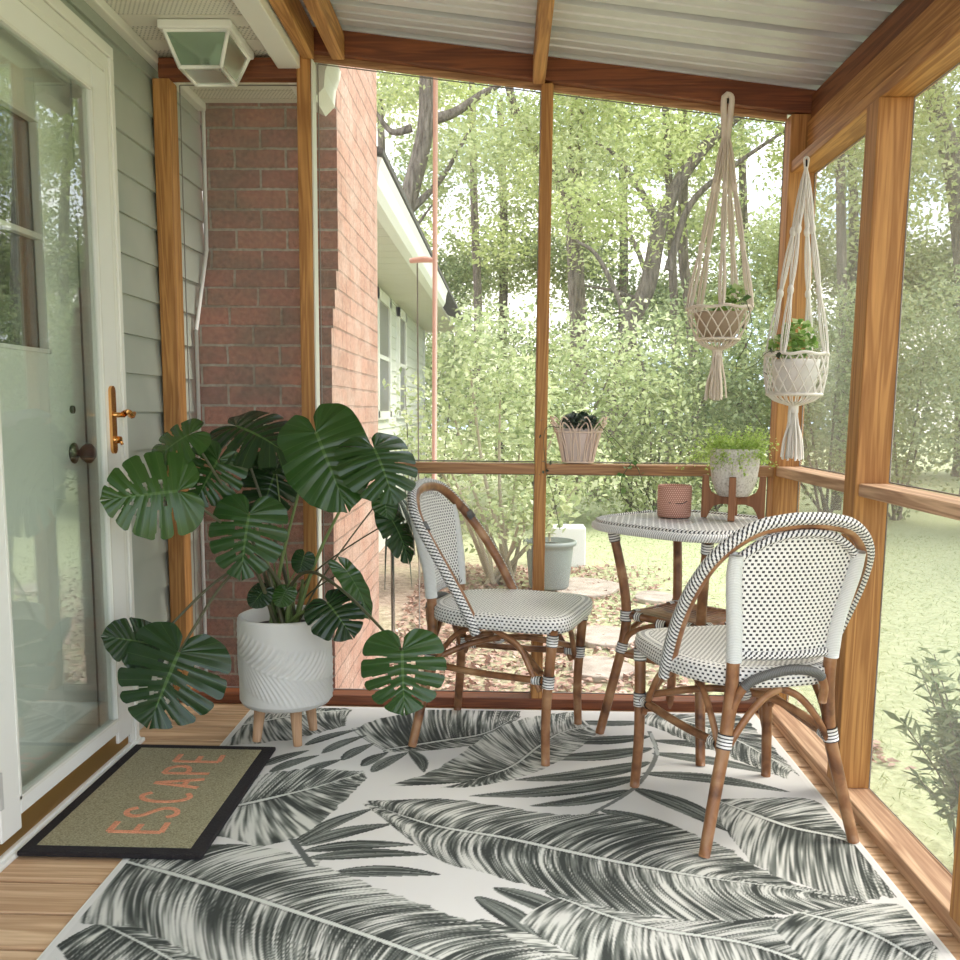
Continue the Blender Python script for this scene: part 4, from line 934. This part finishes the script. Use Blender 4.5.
def mleaf(J, T, nrm, wr=1.0, splits=5, hole=True, droop=.35, roll=0, cup=.35):
    J = np.array(J); T = np.array(T); y = T - J; L = np.linalg.norm(y); y /= L; nrm = np.array(nrm, float)
    z = nrm - y * nrm.dot(y); z /= np.linalg.norm(z); x = np.cross(y, z)
    Na, Nw = 110, 10; V = []; F = []; U = []
    splits = min(splits, 4); aks = [.28 + .60 * (k + .5) / max(splits, 1) for k in range(splits)]
    jit = random.uniform(-.02, .02)
    for side in (-1, 1):
        b0 = len(V); ak = [a + jit * side + random.uniform(-.03, .03) for a in aks]
        for i in range(Na + 1):
            a = i / Na; bs = L * .86 * max(0, (a - .26) / .74) ; ph = np.interp(a, [0, .12, .28, .6, .85, 1], [172, 140, 100, 68, 38, 4])
            ln = L * np.interp(a, [0, .06, .16, .30, .5, .7, .85, .95, 1], [.20, .36, .43, .47, .50, .42, .29, .18, .14])
            for q in ak: ln *= 1 - .10 * math.exp(-((a - q) / .022) ** 2)
            for j in range(Nw + 1):
                w = j / Nw; xx = side * wr * w * ln * sin(R(ph)) ; yy = bs + w * ln * cos(R(ph)); rel = yy / L
                zz = -droop * L * max(rel, -.3) ** 2 * .6 - cup * xx * xx / L + .012 * L * sin(a * 36) * w - .15 * L * max(0, -rel) ** 1.5
                V.append(tuple(J + x * xx + y * yy + z * zz))
        for i in range(Na):
            a = (i + .5) / Na
            for j in range(Nw):
                w = (j + .5) / Nw; cut = False
                for q in ak:
                    if w > .42 and abs(a - q) < .006 + .017 * (w - .42): cut = True
                if hole and .12 < w < .34:
                    for k in range(len(ak) - 1):
                        mq = (ak[k] + ak[k + 1]) / 2
                        if abs(a - mq) < .014 * sin(pi * (w - .12) / .22) + .004: cut = True
                if cut: continue
                k = b0 + i * (Nw + 1) + j; f = (k, k + 1, k + Nw + 2, k + Nw + 1); uv_ = [(i / Na, j / Nw), (i / Na, (j + 1) / Nw), ((i + 1) / Na, (j + 1) / Nw), ((i + 1) / Na, j / Nw)]
                if side < 0: f = f[::-1]; uv_ = uv_[::-1]
                F.append(f); U.append(uv_)
    MB().add(V, F, U).build('leaf', MON, t_)
def petiole(J, base, r=.0055, lift=.12, mat=GST):
    J = np.array(J); base = np.array(base); mid = (J + base) / 2 + np.array([0, 0, lift]) * 1; q1 = base + (mid - base) * .5 + np.array([0, 0, lift * .55])
    MB().tube(cr([base, q1, mid + (J - mid) * .12, J], 7), [r * 1.35, r, r * .8, r * .7], 8).build('stem', mat, t_)
ZS = PZ1 - .02
#        J px        Y     T px        Y    normal          wr  spl hole droop
ML = [((178, 491), 2.76, (100, 499), 2.66, (.15, -1, .30), 1.12, 5, True, .15, .14, GST2),
      ((190, 434), 2.86, (142, 458), 2.82, (-.1, -.75, .75), 1.0, 4, False, .5, .16, GST2),
      ((218, 460), 2.95, (192, 504), 2.90, (.2, -.9, .5), 1.15, 4, True, .3, .10, GST2),
      ((236, 426), 3.06, (290, 442), 2.94, (.05, -.68, .85), 1.05, 5, False, .5, .08, GST2),
      ((316, 432), 2.98, (345, 508), 2.86, (-.1, -.9, .45), .92, 0, False, .25, .10, GST),
      ((374, 448), 2.95, (398, 497), 2.86, (.3, -.7, .7), 1.25, 4, False, .4, .10, GST),
      ((249, 514), 2.86, (238, 578), 2.78, (.05, -.9, .5), 1.08, 5, True, .3, .04, GST),
      ((179, 652), 2.66, (146, 728), 2.56, (.05, -1, .25), 1.25, 5, True, .15, .14, GST2),
      ((152, 644), 2.74, (104, 634), 2.64, (.0, -.8, .6), 1.0, 1, False, .2, .14, GST2),
      ((402, 650), 2.68, (404, 716), 2.62, (.0, -1, .15), 1.20, 4, True, .1, .12, GST2),
      ((328, 603), 2.84, (352, 633), 2.76, (.1, -.8, .6), 1.15, 2, False, .4, .03, GST),
      ((346, 570), 2.90, (378, 612), 2.86, (.6, -.5, .6), .55, 0, False, .5, .06, GST2),
      ((304, 556), 3.0, (298, 574), 2.98, (.1, -.9, .5), 1.1, 0, False, .2, .03, GST),
      ((384, 494), 3.02, (388, 524), 3.0, (.3, -.9, .3), .8, 0, False, .2, .05, GST2),
      ((392, 520), 3.02, (416, 560), 3.0, (.4, -.5, .9), .8, 2, False, .4, .10, GST2),
      ((262, 462), 3.2, (288, 462), 3.15, (.0, -.6, .8), .8, 1, False, .5, .05, GST),
      ((286, 590), 2.98, (278, 606), 2.94, (.0, -.9, .6), 1.1, 0, False, .3, .02, GST),
      ((264, 590), 2.98, (250, 606), 2.94, (.0, -.9, .6), 1.1, 0, False, .3, .02, GST),
      ((276, 470), 3.16, (258, 520), 3.12, (.3, -.8, .6), 1.0, 3, False, .3, .05, GST)]
for k, (jp, jy, tp, ty, nn, wr, sp, ho, dr, lift, sm) in enumerate(ML):
    J = at(*jp, jy); T = at(*tp, ty); ang = k * 2.4; base = (PC[0] + .045 * cos(ang), PC[1] + .045 * sin(ang), ZS)
    mleaf(J, T, nn, wr * 1.14, sp, ho, dr); petiole(J, base, .0058 if k < 11 else .0032, lift * (1.4 if k in (7, 8, 9) else .5), sm)
# main cane-like stems near the base
for k in range(5):
    a = k * 1.3; MB().tube(cr([(PC[0] + .03 * cos(a), PC[1] + .03 * sin(a), ZS - .01), (PC[0] + .05 * cos(a), PC[1] + .05 * sin(a), ZS + .06), (PC[0] + .06 * cos(a + .4), PC[1] + .06 * sin(a + .4), ZS + .14)], 4), [.011, .009, .005], 8).build('stem', GST, t_)

# ================================================================== GARDEN
gm = M('lawn', (.4, .5, .2), .95)
v = gm.obj((1, 1, 1), False); n1_ = gm.noise(v, .55, 5, .3); n2_ = gm.noise(v, 22, 4)
grass = gm.ramp(n2_, [(.3, (.34, .38, .20)), (.7, (.52, .55, .33))]); earth = gm.ramp(n2_, [(.3, (.24, .16, .12)), (.7, (.48, .37, .30))])
t = gm.n('ShaderNodeTexCoord'); x = gm.n('ShaderNodeSeparateXYZ'); gm.l(t.outputs['Object'], x.inputs[0]); gx, gy = G(gm.nt, x.outputs[0]), G(gm.nt, x.outputs[1])
# bare earth near the house and left garden bed, lawn to the right
bare = (((gx * -1 + 1.0) * .55 + (gy * -.06 + .35) + (n1_ - .5) * 2.6)).clamp()
gm.col(gm.mix(bare, grass, earth)); gm.bump(n2_, .8, .03)
V = [(-30, -20, GZ), (60, -20, GZ), (60, 70, GZ), (-30, 70, GZ)]
gobj = bpy.data.objects.new('ground', bpy.data.meshes.new('ground')); COL.objects.link(gobj); gobj.data.from_pydata(V, [], [(0, 1, 2, 3)]); gobj.data.materials.append(gm.m); struct(gobj)
N = 11000; C = np.stack([RNG.uniform(-.7, 1.6, N), RNG.uniform(3.6, 8.5, N), GZ + RNG.uniform(.005, .03, N)], 1)
C = C[(C[:, 0] < .95 + RNG.normal(size=N) * .35) | (C[:, 1] < 4.2)]
tag(leaves('leaf_litter', C, .05, L_LITTER, None, up=3), 'pinkish brown fallen leaves over the garden bed behind the porch', 'fallen leaves', kind='stuff')
N = 26000; C = np.stack([RNG.uniform(.4, 7, N), RNG.uniform(2.2, 11, N), GZ + RNG.uniform(.0, .03, N)], 1)
C = C[(C[:, 0] > 1.1) | (C[:, 1] > 3.7)]; C = C[RNG.uniform(size=len(C)) < np.clip(C[:, 0] / 1.2, .15, 1)]
tag(leaves('lawn_grass', C, .038, L_GRASS, None, up=-.3, asp=.12), 'short green lawn grass beyond the right and back screens', 'grass', kind='stuff')
STONE = M('flagstone', (.60, .55, .48), .9); STONE.col(STONE.ramp(STONE.noise(STONE.obj(), 12, 5), [(.3, (.30, .25, .21)), (.7, (.50, .43, .37))])); STONE = STONE.m
for k, (px, py, w, lb) in enumerate(((582, 590, .30, 'rounded flat flagstone directly in front of the grey-green tub'), (606, 640, .20, 'flagstone of the garden path behind the left chair seat'), (600, 672, .17, 'flagstone on the path just beyond the back sill'), (655, 600, .16, 'flagstone of the path seen under the table shelf'))):
    c = atz(px, py, GZ); P = [(c.x + w * (1 + .12 * sin(3 * a + k)) * cos(a), c.y + w * 1.3 * sin(a), GZ) for a in np.linspace(0, 2 * pi, 18)[:-1]]
    tag(MB().poly(P, (0, 0, .035)).build('flagstone', STONE, bevel=.008), lb, 'paving stone', 'garden path flagstones')
c = atz(550, 594, GZ + .02); t_ = thing('plastic_tub', 'grey-green round plastic tub with a rolled rim behind the centre post', 'tub', (c.x, c.y + .2, GZ))
cc = (c.x, c.y + .2, GZ + .036)
MB().lathe([(.001, 0), (.145, 0), (.155, .02), (.182, .30), (.185, .33), (.205, .335), (.21, .355), (.205, .368), (.185, .37), (.178, .34), (.001, .32)], cc, 40, caps=False).build('tub', TUB, t_)
MB().lathe([(.175, 0), (.001, .02)], (cc[0], cc[1], cc[2] + .33), 24).build('soil', SOIL, t_)
leaves('foliage', blob((cc[0] - .02, cc[1], cc[2] + .62), .24, 160, .22), .09, L_SHRUB, t_); MB().tube([(cc[0], cc[1], cc[2] + .36), (cc[0] - .02, cc[1], cc[2] + .6)], .01, 6).build('stem', STEMB, t_)
c = atz(565, 573, GZ); t_ = tag(boxobj('white_box', (c.x - .10, c.y + .30, GZ), (c.x + .20, c.y + .60, GZ + .36), M('chalk_white', (.85, .84, .82), .7).m, None, .01), 'white square box standing right behind the plastic tub', 'box')

def tree(name, path, Y, rads, clusters, nl, ls, mat, label, branches=(), group=None):
    """path: list of pixel points followed by the trunk at depth Y"""
    P = [at(px, py, Y) for px, py in path]; b = Vector((P[0].x, P[0].y, GZ)); t = thing(name, label, 'tree', tuple(b), 0, group)
    if P[0].z > GZ + .05: P = [b] + P
    MB().tube(cr([tuple(p) for p in P], 6), [q * .72 for q in rads], 9).build('trunk', BARK, t)
    for br_, r0, r1 in branches:
        Q = [at(q[0], q[1], Y + (q[2] if len(q) > 2 else 0)) for q in br_]; MB().tube(cr([tuple(q) for q in Q], 5), [r0 * .75, r1 * .7], 7).build('branch', BARK, t)
    C = np.concatenate([blob(c, r, int(nl * 3.6 * r * r), r * .6, .1) for c, r in clusters])
    leaves('foliage', C, ls * .56, mat, t); return t
def clust(x0, x1, y0, y1, z0, z1, n, r0=.5, r1=1.1):
    return [((random.uniform(x0, x1), random.uniform(y0, y1), random.uniform(z0, z1)), random.uniform(r0, r1)) for _ in range(n)]
tree('oak_tree', [(402, 400), (394, 262), (408, 200), (425, 130), (428, 60), (440, 0)], 15, [.30, .24, .20, .17, .14], clust(-4, 1.5, 13.5, 17, 4.4, 8.5, 26), 260, .17, L_OAK, 'leaning dark oak trunk rising behind the house gutter',
     [([(430, 120), (455, 112), (480, 95), (500, 85)], .12, .05), ([(405, 215), (440, 180), (470, 130)], .09, .03), ([(412, 128), (392, 132), (376, 112)], .09, .04), ([(392, 262), (410, 235), (432, 205)], .07, .02)])
tree('oak_tree', [(579, 465), (578, 330), (574, 200), (578, 90), (583, 0)], 19, [.26, .24, .22, .17], clust(-.5, 4.5, 17.5, 21, 4.5, 10, 26), 220, .20, L_SPRING, 'thick straight trunk seen just right of the centre post',
     [([(574, 210), (550, 165), (520, 125), (505, 70)], .20, .10), ([(575, 245), (610, 235), (640, 245)], .06, .02)])
tree('oak_tree', [(600, 470), (628, 335), (648, 285), (662, 220), (690, 165), (735, 118), (790, 80)], 15, [.24, .22, .19, .16, .12, .07], clust(1.5, 6, 13.6, 16.5, 4.0, 8.5, 30), 230, .17, L_SPRING, 'crooked oak leaning right with forked limbs behind the hanging basket',
     [([(660, 228), (640, 190), (615, 155), (592, 140)], .09, .03), ([(668, 270), (690, 205), (735, 165), (786, 130)], .09, .03), ([(652, 290), (630, 235), (600, 205), (575, 195)], .06, .02), ([(640, 300), (610, 290), (580, 285)], .05, .02)])
tree('slender_tree', [(700, 470), (692, 330), (683, 250), (684, 150), (680, 60)], 17, [.15, .14, .12, .09], clust(2.5, 5, 16, 18.5, 5, 9, 12), 220, .18, L_OAK, 'slender upright tree behind the net basket tassel')
tree('slender_tree', [(668, 470), (676, 380), (672, 250), (666, 120), (662, 40)], 16, [.12, .11, .09, .07], clust(1.5, 4.5, 15, 17.5, 5, 9, 10), 220, .17, L_SPRING, 'thin pale trunk left of the hanging net basket')
tree('slender_tree', [(630, 470), (646, 400), (630, 330), (600, 260), (575, 240)], 13, [.08, .07, .05, .03], clust(1, 3, 12.5, 14, 3.2, 4.6, 7, .4, .8), 260, .14, L_SPRING, 'thin leaning sapling between centre post and hanging basket')
tree('slender_tree', [(470, 470), (478, 330), (474, 200), (472, 60)], 21, [.14, .13, .10], clust(-3, 1.5, 19, 22, 4.5, 9, 16), 190, .2, L_SPRING, 'thin trunk between the copper pole and the centre post')
tree('slender_tree', [(838, 470), (842, 330), (840, 150), (838, 60)], 14, [.11, .10, .08], clust(4, 7, 13, 15.5, 3.8, 8, 14), 200, .17, L_OAK, 'slim tree seen between the corner post and the thick post')
tree('pine_tree', [(975, 430), (958, 200), (935, 100), (918, 0)], 16, [.25, .22, .19], clust(5.5, 12, 14.5, 17.5, 5, 10, 24), 190, .2, L_OAK, 'leaning trunk seen through the upper right screen')
tree('pine_tree', [(1090, 470), (1085, 250), (1080, 60)], 12, [.22, .2, .17], clust(6.5, 11, 9, 13, 3.5, 8, 24), 200, .17, L_OAK, 'large tree past the right edge of the screens, reflected in the door glass')
tree('pine_tree', [(1300, 470), (1295, 250), (1290, 60)], 9, [.22, .2, .17], clust(6.5, 11, 5, 9.5, 2.5, 7.5, 22), 200, .17, L_DEEP, 'dark tree far right of the porch beyond the lawn')
def bush(name, clusters, nl, ls, mat, label, group=None, cat='shrub', stems=5, smat=BARK, sh=.7):
    xs = [c[0][0] for c in clusters]; yv = [c[0][1] for c in clusters]; cx_, cy_ = sum(xs) / len(xs), sum(yv) / len(yv)
    t = thing(name, label, cat, (cx_, cy_, GZ), 0, group); C = np.concatenate([blob(c, r, int(nl * 2.8 * r * r), r * .8, .2) for c, r in clusters]); C = C[C[:, 2] > GZ + .02]
    leaves('foliage', C, ls * .60, mat, t); mb = MB()
    for k in range(stems):
        c = clusters[k % len(clusters)][0]; mb.tube(cr([(cx_ + random.uniform(-.12, .12), cy_ + random.uniform(-.12, .12), GZ), ((cx_ + c[0]) / 2, (cy_ + c[1]) / 2, GZ + (c[2] - GZ) * .5), c], 4), [.03 * sh, .012 * sh], 6)
    mb.build('stem', smat, t); return t
c0 = atz(503, 600, GZ)
cl = [(tuple(at(px, py, 7.6 + random.uniform(-.5, .5))), r) for px, py, r in ((455, 420, .42), (500, 400, .45), (470, 370, .36), (520, 450, .42), (450, 470, .35), (500, 490, .45), (555, 430, .40), (540, 490, .35), (590, 470, .3), (430, 450, .28), (480, 530, .28), (520, 520, .28), (475, 330, .22), (530, 380, .3))]
bush('tall_shrub', cl, 900, .105, L_SHRUB, 'big bright green shrub with pale bare stems behind the left chair', stems=12, smat=STEMB, sh=.75)
# understorey bushes forming the edge of the wood
labs = [('wood_edge_shrub', 'bushy undergrowth at the wood edge left of the centre post'), ('wood_edge_shrub', 'leafy undergrowth at the wood edge behind the cane basket'), ('wood_edge_shrub', 'undergrowth at the wood edge behind the terracotta cup'),
        ('wood_edge_shrub', 'darker undergrowth at the wood edge behind the concrete planter'), ('wood_edge_shrub', 'dark undergrowth seen between corner post and thick post'), ('wood_edge_shrub', 'undergrowth across the lawn through the upper right screen'),
        ('wood_edge_shrub', 'undergrowth across the lawn at the far right edge'), ('wood_edge_shrub', 'undergrowth right of the porch, out past the lawn')]
for k, ((nm, lb), px, Y, mt) in enumerate(zip(labs, (462, 560, 660, 740, 835, 930, 1040, 1260), (16.2, 11.5, 12.0, 12.3, 12.0, 12.5, 11.0, 8.5), (L_SHRUB, L_SHRUB, L_OAK, L_DEEP, L_DEEP, L_OAK, L_DEEP, L_DEEP))):
    X = at(px, 410, Y).x; hh = 2.5 if k not in (1, 2) else 2.1
    bush(nm, clust(X - 1.0, X + 1.0, Y - .3, Y + .8, GZ + .4, hh, 17, .5, .85), 330, .13, mt, lb, 'undergrowth at the wood edge', stems=6)
FAR = [(380, 24, 'far woodland tree mostly behind the house'), (500, 25, 'far woodland tree crown between the copper pole and centre post'), (620, 24, 'far woodland tree crown just right of the centre post'), (740, 25, 'far woodland tree crown behind the hanging baskets'),
       (850, 22, 'far woodland tree crown between the right posts'), (960, 22, 'far woodland tree crown through the upper right screen'), (1120, 20, 'far woodland tree to the right out of view'), (1350, 16, 'far woodland tree well right of the porch')]
for px, Y, lb in FAR:
    X = at(px, 410, Y).x
    tree('woodland_tree', [(px, 440), (px + 4, 250), (px, 100)], Y, [.2, .17, .12], clust(X - 1.9, X + 1.9, Y - 1, Y + 1.5, .3, 5.2, 34, .7, 1.2) + clust(X - 2.2, X + 2.2, Y - 1, Y + 1.5, 5.2, 9.5, 12, .7, 1.2), 170, .24, random.choice([L_OAK, L_DEEP, L_OAK]), lb, group='far woodland trees')
# ivy/shoots against house wall
bush('climbing_shrub', [(tuple(at(px, py, 9.0)), r) for px, py, r in ((405, 385, .22), (412, 420, .26), (418, 450, .25), (425, 400, .18), (400, 440, .16))], 500, .10, L_SHRUB, 'loose leafy shoots in front of the cream house wall', stems=5, sh=.3)
# strap-leaved plant by the chimney foot
t_ = thing('strap_leaf_plant', 'drooping dark strap-leaved plant hanging beside the chimney corner', 'plant', tuple(at(396, 520, 5.4)))
mb = MB(); c = np.array(at(392, 505, 5.4))
for k in range(30):
    a = random.uniform(-.5, 2.2); L = random.uniform(.16, .36); d = np.array([cos(a), -abs(sin(a)) * .4, 0])
    mb.tube(cr([c, c + d * .07 + (0, 0, .03), c + d * (.12 + L * .3) + (0, 0, -L * .6), c + d * (.13 + L * .45) + (0, 0, -L * 1.35)], 5), [.007, .010, .007, .002], 5, flat=.25)
mb.build('leaf', L_DARK, t_)
MB().tube([tuple(c), (c[0], c[1] + .05, GZ)], .012, 6).build('stem', BARK, t_)
# dark fine-leaved shrub right outside the near right screen
c = np.array(atz(968, 876, GZ)); t_ = thing('garden_shrub', 'dark narrow-leaved shrub just outside the near right screen', 'shrub', tuple(c))
mb = MB(); C = []; D = []
for k in range(46):
    a = random.uniform(0, 2 * pi); sp = random.uniform(.05, .24); hh = random.uniform(.30, .72); e = c + np.array([sp * cos(a), sp * sin(a), hh]); m_ = c + np.array([sp * .35 * cos(a), sp * .35 * sin(a), hh * .55])
    Q = cr([c + np.array([.03 * cos(a), .03 * sin(a), 0]), m_, e], 8); mb.tube(Q, [.006, .003, .0015], 5)
    for q in range(8, len(Q)):
        for _ in range(6):
            b2 = random.uniform(0, 2 * pi); d = np.array([cos(b2), sin(b2), .35]); C.append(Q[q] + d * .028); D.append(d)
mb.build('stem', BARK, t_); leaves('foliage', np.array(C), .062, L_AZ, t_, asp=.24, dirs=np.array(D))
